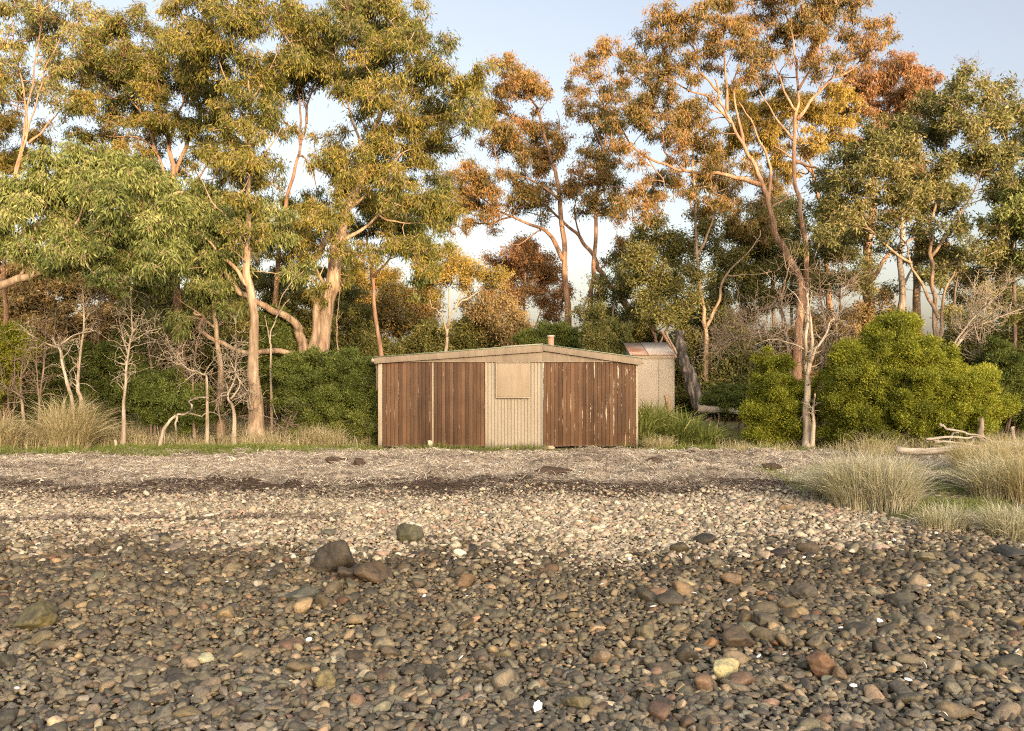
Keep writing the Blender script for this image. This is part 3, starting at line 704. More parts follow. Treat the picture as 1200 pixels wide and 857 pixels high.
tree('gum_tree', 'tall straight pale trunked gum nearest the water on the left', 'tree', 21,
     [([(303, 500), (298, 440), (297, 380), (292, 330), (289, 290), (292, 230), (293, 170), (291, 110), (296, 60)], 9.8, 1.6),
      ([(292, 335), (272, 312), (254, 292), (234, 274)], 5, 2), ([(291, 300), (270, 262), (250, 240), (232, 205)], 3, 1.2), ([(293, 205), (318, 170), (330, 140)], 2.4, 1),
      ([(292, 160), (278, 120), (262, 85), (245, 55)], 2.6, 1), ([(291, 125), (312, 90), (325, 55)], 2.4, 1)],
     [(238, 18, 30), (216, 38, 24), (268, 16, 30), (226, 66, 20), (300, 22, 28), (330, 62, 22), (296, 55, 24), (262, 48, 24), (282, 92, 22), (310, 95, 20), (250, 78, 16), (268, 118, 18), (300, 122, 18),
      (222, 8, 22), (255, -15, 28), (290, -12, 28), (318, 130, 16), (270, 150, 15), (296, 160, 15), (262, 176, 18), (290, 186, 17), (240, 186, 16), (318, 196, 14), (276, 200, 14), (300, 214, 14), (284, 232, 15, 1, -.9), (300, 240, 14, 1, -.9), (290, 262, 14, 1, -.9), (290, 145, 14, 1, -.8), (288, 180, 13, 1, -.8), (275, 276, 13, 1, -.9), (308, 270, 13, 1, -.9)],
     B_PALE, L_GUM, GT, K=33, m=17, seed=14, spread=.9)
tree('gum_tree', 'near green gum leaning in from the left edge with drooping leaf sprays', 'tree', 19.3,
     [([(-75, 520), (-50, 420), (-20, 350), (10, 333), (40, 320), (60, 312), (92, 308), (130, 272), (180, 240), (215, 225)], 10, 2.5),
      ([(-48, 415), (-30, 330), (0, 270), (30, 225), (60, 195)], 6, 1.5), ([(60, 312), (85, 270), (100, 230), (95, 200)], 3, 1.2), ([(20, 328), (36, 300), (42, 270), (55, 240)], 3, 1.2)],
     [(62, 190, 22), (90, 183, 22), (40, 200, 18), (62, 220, 26), (100, 213, 26), (138, 205, 24), (38, 250, 22), (80, 248, 28), (120, 243, 28), (165, 232, 26), (60, 284, 26), (100, 283, 28), (140, 273, 28),
      (38, 298, 18), (180, 262, 26), (116, 308, 20), (150, 300, 20), (176, 300, 20), (28, 224, 16), (10, 262, 18), (120, 190, 18), (160, 205, 18), (196, 228, 20), (104, 330, 10), (128, 326, 12), (60, 306, 14),
      (200, 290, 18), (20, 280, 16), (-10, 240, 24), (-20, 290, 24), (-40, 260, 26), (-10, 210, 20)],
     B_PALE, L_GREEN, GT, K=42, m=18, droop=.6, seed=15, spread=.9, L=.17, W=.036)
tree('gum_tree', 'massive many stemmed gum with curved low limbs and orange lit trunk', 'tree', 23,
     [([(372, 505), (370, 440), (374, 400), (383, 350), (392, 312), (398, 270), (410, 236), (424, 206), (435, 172), (442, 140), (456, 110), (462, 78)], 17, 2.6),
      ([(358, 500, -.3), (358, 420, -.3), (352, 395, -.4), (346, 378, -.5), (326, 366, -.7), (296, 350, -.9), (274, 333, -1.2), (248, 300, -1.4), (230, 272, -1.5)], 12, 4),
      ([(356, 436, -.3), (345, 416, -.6), (326, 411, -.9), (290, 412, -1.2), (256, 400, -1.4), (236, 388, -1.5), (236, 372, -1.6), (228, 366, -1.7)], 7, 3),
      ([(366, 430, -.2), (368, 392, -.4), (371, 355, -.5), (366, 348, -.5)], 11, 8),
      ([(371, 302, -.3), (382, 275, -.4), (398, 256, -.5), (428, 228, -.6), (446, 214, -.6), (470, 180, -.6)], 5.5, 2),
      ([(412, 236), (446, 168), (478, 124), (502, 96), (520, 70)], 5, 1.6), ([(426, 206), (420, 160), (405, 110), (392, 65)], 4, 1.4),
      ([(396, 285), (425, 270), (455, 245), (482, 235), (510, 235)], 4, 1.5), ([(440, 250), (470, 262), (500, 262)], 2.4, 1), ([(442, 150), (476, 150), (510, 135), (540, 128)], 3.2, 1.2),
      ([(386, 340), (372, 318), (362, 300), (352, 296)], 4, 1.5)],
     [(352, 18, 26), (386, 26, 32), (430, 24, 32), (470, 34, 30), (420, 62, 32), (372, 58, 26), (466, 72, 32), (506, 58, 26), (536, 94, 24), (500, 102, 30), (546, 124, 20), (530, 150, 18), (500, 142, 20),
      (440, 108, 24), (394, 92, 22), (552, 100, 16), (470, 118, 22), (520, 122, 22), (484, 20, 22), (404, 8, 26), (448, 8, 24), (520, 78, 22), (350, 46, 22), (410, 96, 20),
      (404, 166, 20), (440, 164, 22), (470, 168, 24), (500, 184, 24), (420, 194, 20), (460, 204, 22), (494, 220, 24), (508, 252, 18), (480, 250, 20), (440, 240, 16), (500, 284, 18), (470, 284, 14),
      (380, 182, 16), (396, 210, 15), (360, 236, 15), (492, 310, 12), (364, 306, 15), (396, 326, 12), (350, 290, 14), (376, 262, 12), (430, 296, 12), (452, 272, 14), (340, 300, 14), (398, 232, 13, 1, -1.3), (416, 206, 15, 1, -1.3), (384, 256, 13, 1, -1.3), (432, 182, 15, 1, -1.3), (396, 290, 12, 1, -1.2), (372, 335, 10, 1, -1.2), (402, 186, 13, 1, -1.2), (362, 262, 12, 1, -1.2), (424, 130, 16, 1, -1.2), (446, 196, 14, 1, -1.3), (406, 262, 11, 1, -1.3)],
     B_PEEL, L_GUM, GT, K=36, m=17, seed=16, branch_r=.07, spread=1.6)
tree('gum_tree', 'green gum with heavy leaf sprays hanging around the curved limbs on the left', 'tree', 21.6,
     [([(262, 505), (258, 440), (254, 390), (248, 330), (240, 285), (232, 250), (225, 225)], 5, 2), ([(250, 340), (275, 300), (300, 262), (320, 245)], 3, 1.2), ([(254, 385), (225, 362), (205, 345)], 2.4, 1)],
     [(206, 228, 24), (236, 243, 24), (264, 240, 22), (212, 268, 22), (246, 268, 22), (290, 236, 20), (318, 250, 18), (274, 260, 18), (186, 246, 20), (176, 330, 14), (206, 338, 20), (240, 320, 22), (226, 358, 16),
      (256, 340, 20), (266, 318, 18), (206, 372, 10), (176, 372, 8), (334, 268, 15), (308, 288, 14), (344, 316, 14), (222, 300, 18), (250, 298, 18), (200, 312, 16), (262, 362, 12), (210, 388, 7), (300, 268, 14), (232, 220, 16)],
     B_PALE, L_GREEN, GT, K=44, m=18, droop=.62, seed=17, spread=.7, L=.16, W=.033, fill=0.75)
tree('gum_tree', 'fine forked gum with bare red stems between the two big left crowns', 'tree', 24.5,
     [([(316, 500), (320, 390), (326, 300), (332, 252), (344, 208), (351, 180), (358, 150), (364, 112), (374, 92), (396, 78)], 4.2, 1.3),
      ([(354, 164), (336, 142), (323, 118), (318, 98)], 2.6, 1), ([(352, 170), (350, 130), (348, 95), (338, 70)], 2.4, 1), ([(360, 145), (356, 112), (344, 92)], 2.2, 1), ([(350, 182), (366, 200), (372, 222)], 2.2, 1)],
     [(338, 60, 20), (352, 78, 16), (330, 84, 18), (376, 72, 16), (398, 70, 18), (318, 96, 16), (364, 92, 12), (344, 28, 22), (378, 40, 22), (312, 118, 12)],
     B_RED, L_GUM, GT, K=42, seed=18, spread=.7)
tree('gum_tree', 'leafy green lower gum filling in behind the massive gum towards the shed', 'tree', 25.5,
     [([(448, 500), (446, 420), (440, 360), (436, 320), (430, 280), (440, 240)], 4.5, 1.6), ([(438, 325), (465, 295), (490, 270)], 2.6, 1), ([(436, 310), (405, 290), (380, 262)], 2.4, 1)],
     [(404, 215, 18), (430, 225, 18), (456, 232, 20), (480, 228, 20), (504, 236, 16), (516, 258, 15), (490, 262, 18), (464, 262, 18), (438, 262, 16), (410, 255, 15), (384, 262, 14), (366, 280, 14), (352, 262, 15), (340, 240, 15), (505, 285, 16), (484, 292, 16), (500, 312, 14), (488, 332, 12), (460, 290, 13), (520, 225, 12), (372, 232, 14), (404, 300, 12), (384, 318, 12)],
     B_RED, L_GREEN, GT, K=40, m=17, droop=.62, seed=19, spread=.8)
tree('gum_tree', 'shaded olive gum deep behind the drooping left sprays', 'tree', 29,
     [([(150, 500), (152, 420), (150, 340), (146, 280), (150, 220)], 5, 2), ([(150, 330), (110, 290), (70, 250)], 3, 1), ([(150, 320), (200, 280), (240, 240)], 3, 1)],
     [(60, 240, 22), (95, 225, 22), (130, 215, 24), (165, 212, 22), (200, 215, 22), (235, 230, 20), (70, 275, 24), (110, 268, 24), (150, 258, 24), (190, 262, 24), (230, 270, 22), (60, 310, 24), (100, 310, 24), (140, 300, 24), (180, 305, 24), (220, 310, 22), (260, 300, 20), (30, 270, 22), (20, 310, 22), (290, 290, 16), (310, 320, 18), (280, 330, 18), (250, 340, 18)],
     B_GREY, L_MID, GT, K=40, m=16, seed=20, L=.15, W=.04, spread=1.2)
GM = 'ochre crowned gum trees behind the shed'
tree('gum_tree', 'slim gum with orange lit trunk rising straight above the shed flue', 'tree', 34,
     [([(668, 480), (666, 400), (663, 340), (660, 280), (655, 225), (648, 190), (638, 155), (628, 122), (612, 100), (602, 80)], 6, 1.4),
      ([(660, 305), (646, 277), (622, 262), (592, 250), (562, 232), (536, 214)], 4.5, 1.2), ([(657, 235), (632, 216), (604, 205), (578, 198)], 3, 1), ([(645, 180), (655, 150), (652, 130)], 2, .8),
      ([(600, 253), (575, 262), (550, 262), (528, 268)], 2, .8), ([(635, 268), (610, 285), (592, 282)], 1.5, .7)],
     [(590, 78, 12), (606, 88, 12), (620, 100, 12), (590, 104, 11), (610, 114, 13), (630, 106, 9), (586, 128, 11), (564, 128, 10), (640, 112, 6), (600, 164, 18), (624, 168, 16), (644, 150, 10), (656, 158, 9), (614, 146, 13),
      (590, 154, 15), (574, 148, 11), (600, 194, 16), (628, 200, 14), (644, 180, 12), (562, 200, 13), (546, 206, 12), (530, 216, 13), (556, 230, 13), (576, 224, 12), (540, 240, 12), (522, 246, 10), (546, 262, 9),
      (610, 226, 12), (586, 244, 10), (524, 268, 8), (572, 256, 8), (660, 180, 8), (630, 225, 9)],
     B_RED, L_OCHRE, GM, K=46, loose=1.12, twr=.011, split=5, dens=.74, seed=21, L=.15, W=.04, sp=.09, branch_r=.06, fill=0.70)
tree('gum_tree', 'leaning gum crossing the slim trunks above the shed', 'tree', 35,
     [([(748, 480), (746, 400), (736, 364), (718, 338), (704, 320), (694, 298), (676, 276), (656, 255), (632, 236), (612, 226)], 6.5, 1.6),
      ([(700, 318), (722, 300), (735, 285)], 2, .8), ([(730, 352), (755, 345), (772, 350)], 2, .8), ([(680, 280), (674, 250), (676, 225)], 2, .8)],
     [(616, 222, 10), (640, 222, 9), (676, 218, 10), (736, 282, 9), (728, 296, 8), (772, 346, 10), (640, 246, 7), (622, 240, 8), (716, 306, 7)],
     B_RED, L_OCHRE, GM, K=40, loose=1.12, twr=.011, split=5, dens=.74, seed=22, L=.15, W=.04, sp=.1)
tree('gum_tree', 'narrow gum with small feathery top clumps left of the wide crowned gums', 'tree', 33,
     [([(688, 480), (688, 400), (692, 350), (696, 310), (698, 270), (700, 222), (704, 190), (709, 160), (712, 110), (714, 80)], 5, 1.2),
      ([(706, 172), (692, 145), (678, 130), (664, 124)], 2, .8), ([(712, 120), (722, 96), (734, 70)], 1.6, .7), ([(711, 130), (698, 108), (688, 82)], 1.6, .7), ([(700, 225), (722, 218), (746, 226), (760, 232)], 1.6, .6)],
     [(690, 78, 10), (712, 60, 12), (730, 64, 9), (698, 96, 10), (716, 106, 10), (734, 94, 10), (690, 124, 9), (710, 138, 10), (668, 124, 6), (684, 135, 7), (692, 184, 13), (702, 208, 14), (680, 200, 11), (716, 214, 10),
      (690, 234, 11), (720, 234, 9), (742, 70, 6), (722, 150, 8), (704, 156, 9), (676, 84, 6), (672, 214, 8), (700, 246, 10), (712, 190, 9)],
     B_RED, L_OCHRE, GM, K=44, loose=1.12, twr=.011, split=5, dens=.74, seed=23, L=.15, W=.04, sp=.09, fill=0.60)
GR = 'wide crowned gum trees right of the shed'
tree('gum_tree', 'big leaning gum with thick orange lit trunk and long horizontal limb', 'tree', 27,
     [([(930, 500), (934, 420), (938, 340), (926, 302), (912, 280), (904, 252), (895, 225), (885, 195), (871, 170), (856, 142), (846, 118), (838, 92)], 7.6, 2),
      ([(892, 217), (868, 209), (845, 204), (802, 200), (770, 190), (746, 176), (728, 152), (720, 140)], 4.8, 1.6), ([(857, 144), (832, 116), (802, 104), (786, 92)], 3.6, 1.2), ([(852, 130), (850, 80), (844, 45), (834, 15)], 3, 1),
      ([(871, 168), (858, 112), (864, 80), (872, 50)], 3, 1), ([(900, 240), (903, 200), (893, 170), (880, 140), (866, 120)], 3.6, 1.6), ([(802, 200), (782, 180), (775, 150), (768, 120)], 2.6, 1), ([(845, 110), (822, 84), (812, 50), (806, 20)], 2.6, 1),
      ([(903, 245), (925, 232), (945, 225)], 2.2, 1), ([(760, 186), (775, 210), (778, 225)], 1.6, .7)],
     [(770, 26, 14), (790, 16, 15), (815, 10, 17), (840, 4, 18), (865, 14, 17), (780, 46, 13), (802, 40, 14), (826, 34, 15), (850, 38, 15), (776, 74, 13), (762, 92, 14), (800, 70, 13), (826, 68, 13), (868, 56, 13),
      (742, 62, 9), (752, 76, 11), (756, 124, 18), (732, 116, 12), (780, 114, 16), (736, 140, 15), (760, 144, 17), (790, 140, 16), (816, 124, 14), (730, 166, 13), (748, 190, 11), (776, 166, 13), (830, 150, 11),
      (826, 226, 12), (834, 196, 12), (852, 236, 11), (800, 172, 12), (784, 88, 12), (770, 108, 12), (812, 92, 11), (716, 148, 11), (880, 30, 14), (744, 226, 13), (728, 240, 12), (756, 250, 12), (770, 234, 12), (880, 80, 12)],
     B_RED, L_OCHRE, GR, K=40, loose=1.1, twr=.010, split=5, dens=.74, seed=24, L=.14, W=.033, branch_r=.06, fill=0.65, spread=1.3, twigmat=None)
tree('gum_tree', 'tall upright gum whose fine spreading crown tops the right skyline', 'tree', 27.6,
     [([(944, 500), (946, 400), (945, 330), (943, 274), (936, 240), (931, 200), (931, 162), (934, 130), (937, 105), (932, 75), (928, 40), (918, 5)], 5.4, 1.5),
      ([(934, 140), (955, 112), (976, 95), (1002, 78), (1022, 56), (1042, 40)], 3.6, 1), ([(931, 165), (910, 140), (895, 114), (880, 88)], 2.8, 1), ([(936, 105), (950, 75), (955, 45), (965, 15)], 2.6, .9), ([(932, 130), (915, 95), (905, 60), (898, 25)], 2.6, .9),
      ([(985, 90), (992, 60), (996, 30)], 2, .8), ([(932, 190), (952, 195), (970, 205), (985, 215)], 3.4, 1.6), ([(958, 110), (970, 80), (982, 40)], 2, .8)],
     [(890, 10, 18), (920, 14, 18), (950, 14, 18), (980, 8, 17), (1002, 18, 15), (905, 40, 15), (935, 40, 15), (965, 38, 15), (990, 44, 14), (1016, 36, 12), (1034, 30, 10), (1046, 40, 7), (1025, 50, 8), (908, 70, 12),
      (944, 68, 12), (884, 60, 13), (960, 78, 10), (985, 66, 11), (930, -12, 20), (965, -14, 20), (900, -10, 18), (995, -2, 14), (880, 95, 12), (905, 96, 10), (960, 60, 10), (1010, 66, 8)],
     B_RED, L_OCHRE, GR, K=38, loose=1.1, twr=.010, split=5, dens=.74, seed=25, L=.14, W=.033, branch_r=.05, fill=0.60, spread=1.2)
tree('gum_tree', 'thin pale pole trunked gum just right of the outhouse roof', 'tree', 29,
     [([(829, 500), (828, 440), (826, 390), (822, 350), (817, 310), (815, 260), (812, 210), (811, 165), (806, 130)], 4.2, 1.4), ([(816, 300), (828, 278), (836, 240), (842, 205)], 3, 1.2), ([(814, 250), (800, 215), (785, 205)], 1.8, .8),
      ([(826, 385), (842, 350), (852, 320), (872, 300), (890, 278)], 3.4, 1.2), ([(850, 322), (878, 322), (905, 318)], 1.6, .6)],
     [(812, 130, 15), (800, 150, 15), (824, 165, 14), (842, 190, 15), (790, 200, 15), (770, 215, 13), (850, 216, 14), (800, 226, 13), (866, 200, 14), (826, 206, 12), (840, 240, 12), (864, 262, 15), (890, 268, 15), (880, 240, 14), (836, 176, 12)],
     B_PALE, L_OCHRE, GR, K=42, loose=1.1, twr=.010, split=5, dens=.74, seed=26, L=.14, W=.036, fill=0.65)
tree('gum_tree', 'golden green gum crown filling the gap behind the two leaning trunks', 'tree', 32,
     [([(972, 500), (975, 400), (968, 320), (962, 250), (952, 200), (940, 165)], 7, 2), ([(962, 250), (985, 210), (992, 180)], 3, 1), ([(955, 205), (920, 180), (900, 165)], 3, 1)],
     [(872, 112, 14), (884, 150, 16), (904, 140, 16), (900, 166, 15), (930, 128, 17), (960, 130, 17), (978, 114, 14), (986, 140, 15), (920, 110, 16), (950, 160, 15), (975, 165, 15), (880, 128, 14), (912, 178, 14), (858, 168, 12), (990, 120, 12), (925, 200, 12)],
     B_RED, L_YELLOW, GR, K=44, loose=1.1, twr=.010, split=5, seed=27, L=.14, W=.036)
tree('gum_tree', 'russet topped gum with red twigs against the sky at right', 'tree', 33,
     [([(1014, 500), (1016, 420), (1018, 340), (1018, 290), (1022, 250), (1026, 205), (1034, 160), (1042, 125)], 12, 3), ([(1030, 185), (1012, 150), (1000, 120)], 4, 1.2), ([(1034, 160), (1060, 130), (1080, 105)], 4, 1.2), ([(1024, 230), (1060, 190), (1085, 150)], 3, 1.2),
      ([(1019, 330), (1040, 300), (1056, 288), (1080, 275)], 5, 2)],
     [(1010, 92, 14), (1030, 80, 15), (1056, 74, 15), (1076, 86, 13), (1020, 110, 14), (1046, 104, 14), (1070, 106, 13), (1086, 100, 10), (1000, 108, 12), (1030, 130, 14), (1060, 126, 14), (1014, 142, 12), (1042, 146, 12), (1005, 160, 12), (1076, 130, 12)],
     B_RED, L_RED, GR, K=50, loose=1.1, twr=.010, split=5, seed=28, L=.14, W=.036)
tree('gum_tree', 'broad bushy green gum with pale forked stems above the bright bush', 'tree', 22.5,
     [([(1098, 505), (1098, 440), (1098, 395), (1096, 360), (1092, 325), (1090, 282), (1095, 240), (1100, 200), (1108, 160)], 5.5, 1.6), ([(1098, 372), (1085, 345), (1070, 312), (1060, 286), (1040, 262)], 3.6, 1.3), ([(1100, 400), (1104, 350), (1118, 318), (1140, 290), (1165, 262)], 3.2, 1.2),
      ([(1092, 300), (1120, 255), (1140, 225), (1155, 190)], 3, 1), ([(1068, 308), (1030, 280), (1010, 250), (1000, 215)], 2.6, 1)],
     [(1110, 102, 18), (1130, 92, 15), (1146, 110, 17), (1086, 126, 18), (1116, 130, 21), (1060, 150, 20), (1095, 155, 22), (1130, 150, 22), (1166, 132, 19), (1192, 136, 20), (1030, 165, 20), (1002, 176, 17), (1016, 196, 22),
      (1050, 190, 22), (1086, 195, 22), (1126, 190, 22), (1160, 176, 22), (1192, 180, 20), (986, 210, 18), (1020, 230, 22), (1056, 230, 22), (1090, 235, 20), (1130, 225, 20), (1170, 215, 20), (1196, 220, 20), (976, 240, 15), (1000, 255, 17),
      (1040, 264, 18), (1080, 268, 17), (1120, 262, 16), (1150, 270, 17), (1190, 260, 17), (1152, 300, 17), (1182, 300, 17), (1140, 320, 13), (1200, 320, 15), (1220, 150, 24), (1230, 200, 26), (1225, 250, 26), (1100, 290, 12), (970, 270, 12), (1180, 108, 12)],
     B_PALE, L_MID, GR, K=40, m=18, seed=29, L=.13, W=.04, droop=.4, spread=1.1, flat=.85, fill=1.)
tree('gum_tree', 'vivid green gum spray hanging in at the right edge', 'tree', 21,
     [([(1262, 510), (1255, 420), (1245, 340), (1225, 280), (1205, 245), (1188, 235)], 6, 1.6), ([(1245, 345), (1225, 310), (1200, 292)], 2.4, 1)],
     [(1186, 240, 15), (1200, 256, 16), (1176, 254, 10), (1196, 232, 13), (1215, 270, 18), (1230, 240, 22), (1250, 290, 24), (1240, 210, 24), (1200, 296, 10)],
     B_PALE, L_GREEN, GR, K=52, m=18, seed=30, L=.13, W=.04, droop=.4, spread=.5)
for k, (px, w_, lab) in enumerate([(1056, 7, 'dark stringy trunked gum glimpsed between the russet gum and the bushy green gum'), (1075, 8, 'thick pale grey gum trunk glimpsed behind the bright bush'), (905, 4, 'grey slim gum behind the dead brush thicket')]):
    tree('gum_tree', lab, 'tree', 31 + k, [([(px, 500), (px, 420), (px + 1, 360), (px - 1, 310), (px + 2, 260), (px, 215)], w_, w_ * .6), ([(px, 340), (px + 14, 312), (px + 26, 296)], 3, 1)],
         [(px - 6, 215, 12), (px + 12, 230, 12), (px + 26, 290, 10), (px - 16, 250, 10), (px + 3, 195, 12)], (B_GREY, B_PALE, B_GREY)[k], L_OCHRE, GR, K=36, seed=40 + k, L=.14, W=.036)

# ------------------------------------------------------------------ smaller trees and scrub behind the shed
GS = 'scrub trees behind the shed'
tree('scrub_tree', 'little umbrella topped tree with bare pale forked trunk behind the shed roof', 'tree', 27.5,
     [([(524, 480), (523, 440), (524, 400), (526, 378), (532, 362), (548, 350), (562, 342)], 4, 1), ([(524, 395), (519, 372), (512, 362), (502, 360)], 2.2, .8), ([(525, 385), (527, 355), (521, 330), (519, 315)], 2.2, .8), ([(532, 362), (540, 345), (540, 325)], 1.6, .7)],
     [(510, 312, 14), (528, 302, 15), (546, 312, 15), (562, 322, 14), (576, 328, 12), (530, 322, 13), (506, 330, 12), (548, 334, 11), (498, 322, 12), (585, 322, 9)],
     B_DEAD, L_YELLOW, GS, K=50, m=18, seed=51, L=.09, W=.03, droop=.1, flat=.55, spread=.6, sp=.09)
for k, (px, py, Yv, cl, leaf, lab) in enumerate([
    (615, 300, 37, [(590, 312, 16), (606, 298, 15), (624, 296, 14), (640, 306, 14), (604, 322, 18), (628, 326, 18), (650, 332, 15), (590, 338, 16), (612, 348, 18), (640, 354, 16), (610, 285, 9), (575, 350, 16), (660, 350, 10)], L_RED, 'rust coloured leafy tree behind the middle of the shed roof'),
    (425, 330, 40, [(404, 340, 20), (424, 330, 18), (440, 326, 16), (452, 340, 16), (410, 362, 18), (434, 354, 18), (396, 372, 16), (460, 352, 14)], L_YELLOW, 'sunlit yellow tree glowing behind the left end of the shed'),
    (470, 345, 36, [(450, 352, 17), (470, 344, 17), (488, 352, 16), (500, 340, 14), (462, 368, 17), (484, 372, 17), (446, 376, 17), (500, 366, 14), (470, 390, 18), (440, 396, 18), (495, 390, 16)], L_OCHRE, 'brown ochre tree behind the left half of the shed roof'),
    (770, 300, 30, [(760, 282, 17), (785, 276, 17), (746, 302, 16), (770, 308, 20), (798, 300, 17), (742, 330, 13), (766, 338, 18), (794, 334, 18), (818, 322, 14), (776, 366, 17), (802, 366, 17), (752, 360, 13), (770, 262, 12), (810, 350, 14)], L_DARK, 'dense dark green tree directly behind the outhouse'),
    (870, 290, 31, [(850, 300, 18), (872, 282, 20), (896, 272, 16), (862, 328, 18), (880, 348, 16), (846, 272, 17), (832, 252, 16), (905, 302, 14), (890, 322, 15), (852, 350, 14), (838, 325, 13), (900, 345, 12), (875, 370, 14), (850, 375, 14)], L_DARK, 'dark leafy tree behind the thin pale pole trunk'),
    (985, 300, 29, [(970, 262, 14), (985, 280, 16), (1000, 300, 16), (965, 300, 15), (985, 325, 16), (1005, 330, 14), (960, 330, 13), (1000, 275, 12)], L_MID, 'drab olive tree rising behind the dead brush at right'),
    (930, 270, 31, [(915, 250, 16), (935, 262, 18), (955, 250, 16), (920, 282, 18), (945, 292, 18), (965, 282, 15), (905, 310, 16), (930, 318, 18), (955, 325, 16), (915, 345, 16), (940, 350, 16), (898, 250, 13), (890, 290, 14)], L_MID, 'olive leafy tree filling in behind the big leaning trunk foot'),
    (1120, 310, 30, [(1100, 300, 16), (1130, 300, 16), (1160, 318, 16), (1190, 310, 18), (1115, 325, 14), (1145, 345, 16), (1180, 345, 18), (1205, 350, 18), (1090, 330, 12), (1125, 360, 14)], L_MID, 'olive leafy tree behind the pale leaning bare branches'),
    (720, 330, 32, [(705, 330, 11), (722, 345, 13), (700, 352, 12), (735, 318, 12), (715, 372, 14), (690, 372, 12), (738, 370, 14)], L_MID, 'olive leafy tree between the crossing trunks and the outhouse'),
    (585, 360, 33, [(570, 366, 14), (588, 360, 14), (604, 370, 14), (576, 386, 15), (598, 390, 15), (560, 384, 13), (556, 360, 12)], L_BROWN, 'brown twiggy small tree behind the shed beside the rust coloured one')]):
    tree('scrub_tree', lab, 'tree', Yv, [([(px, 490), (px + 2, 440), (px - 2, 390), (px, py + 30), (px + 3, py)], 4, 1.5), ([(px - 1, 400), (px - 12, 370), (px - 20, 345)], 2.4, 1), ([(px, 410), (px + 14, 380), (px + 22, 350)], 2.4, 1)],
         cl, (B_GREY, B_TWIG)[k % 2], leaf, GS, K=46, m=16, seed=60 + k, L=.13, W=.045, droop=.3, sp=.11, flat=.85, spread=1.0)

# ------------------------------------------------------------------ bushes
GB = 'bushes along the shore edge'
bush('coastal_bush', 'large bright green dome shaped bush on the right', 19.6,
     [(1040, 450, 70, 72), (1095, 462, 66, 58), (1002, 475, 40, 52), (1132, 482, 36, 42), (1050, 404, 40, 36), (1000, 428, 28, 30), (1080, 425, 30, 28), (1114, 447, 28, 30), (1120, 480, 60, 45, -.2), (1040, 490, 60, 40, -.2)], L_BUSH, GB, base=1060, seed=71, lump=.17, cover=1.5, L=.05, W=.020, stems=12, K=38, m=18)
bush('coastal_bush', 'bright green bush directly left of the dead grey trunk', 20.4,
     [(908, 465, 32, 52), (930, 480, 26, 42), (900, 495, 26, 32)], L_BUSH, GB, seed=72, lump=.15, cover=1.5, L=.05, W=.02, tone=-.06, K=36, m=17)
bush('coastal_bush', 'small green bush at the right edge behind the bright dome bush', 21, [(1172, 440, 24, 45), (1188, 470, 24, 40)], L_BUSHD, GB, seed=73, lump=.16, cover=1.4)
bush('coastal_bush', 'dense green bush beside the left wall of the shed', 21.2,
     [(385, 455, 42, 42), (415, 445, 32, 36), (360, 475, 34, 40), (410, 485, 36, 30), (350, 445, 22, 30)], L_BUSHD, GB, seed=74, lump=.15, cover=1.6, tone=.06, L=.055, K=30)
bush('coastal_bush', 'green bush under the bleached branch on the left', 21, [(200, 470, 34, 36), (175, 462, 30, 34), (228, 478, 26, 28)], L_BUSHD, GB, seed=75, lump=.15, cover=1.4)
bush('coastal_bush', 'dark green bush behind the bare saplings on the left', 24, [(120, 440, 40, 42), (85, 450, 36, 46), (155, 430, 34, 40), (60, 470, 30, 40), (130, 475, 45, 30)], L_BUSHD, GB, seed=76, lump=.17, cover=1.3, tone=-.12)
bush('coastal_bush', 'olive green bush low at the far left edge', 22, [(15, 410, 32, 26), (-20, 420, 36, 34), (-30, 460, 40, 40)], L_BUSH, GB, seed=77, lump=.15, cover=1.3, tone=-.1)
bush('coastal_bush', 'green leafy understorey bush between the straight trunk and the big gum', 22.6, [(325, 400, 24, 26), (312, 425, 26, 30), (335, 455, 30, 36), (320, 380, 20, 16)], L_BUSHD, GB, seed=78, lump=.15, cover=1.3)
bush('coastal_bush', 'flat topped bright bush right behind the shed flue', 29, [(645, 391, 24, 11), (668, 397, 18, 10), (622, 399, 16, 9), (650, 412, 36, 14)], L_BUSHD, GB, seed=79, lump=.15, cover=1.4, tone=.15, L=.06)
bush('coastal_bush', 'upright olive shrub behind the right slope of the shed roof', 27, [(702, 385, 8, 24), (718, 392, 9, 22), (690, 398, 8, 16), (732, 400, 8, 14), (712, 420, 26, 16)], L_MID, GB, seed=80, lump=.16, cover=1.2, L=.09)
bush('coastal_bush', 'low green bush beside the fallen log', 23.5, [(850, 470, 32, 20), (875, 475, 20, 18)], L_BUSHD, GB, seed=81, lump=.15, cover=1.2)
GU = 'dark understorey bushes beneath the gums'
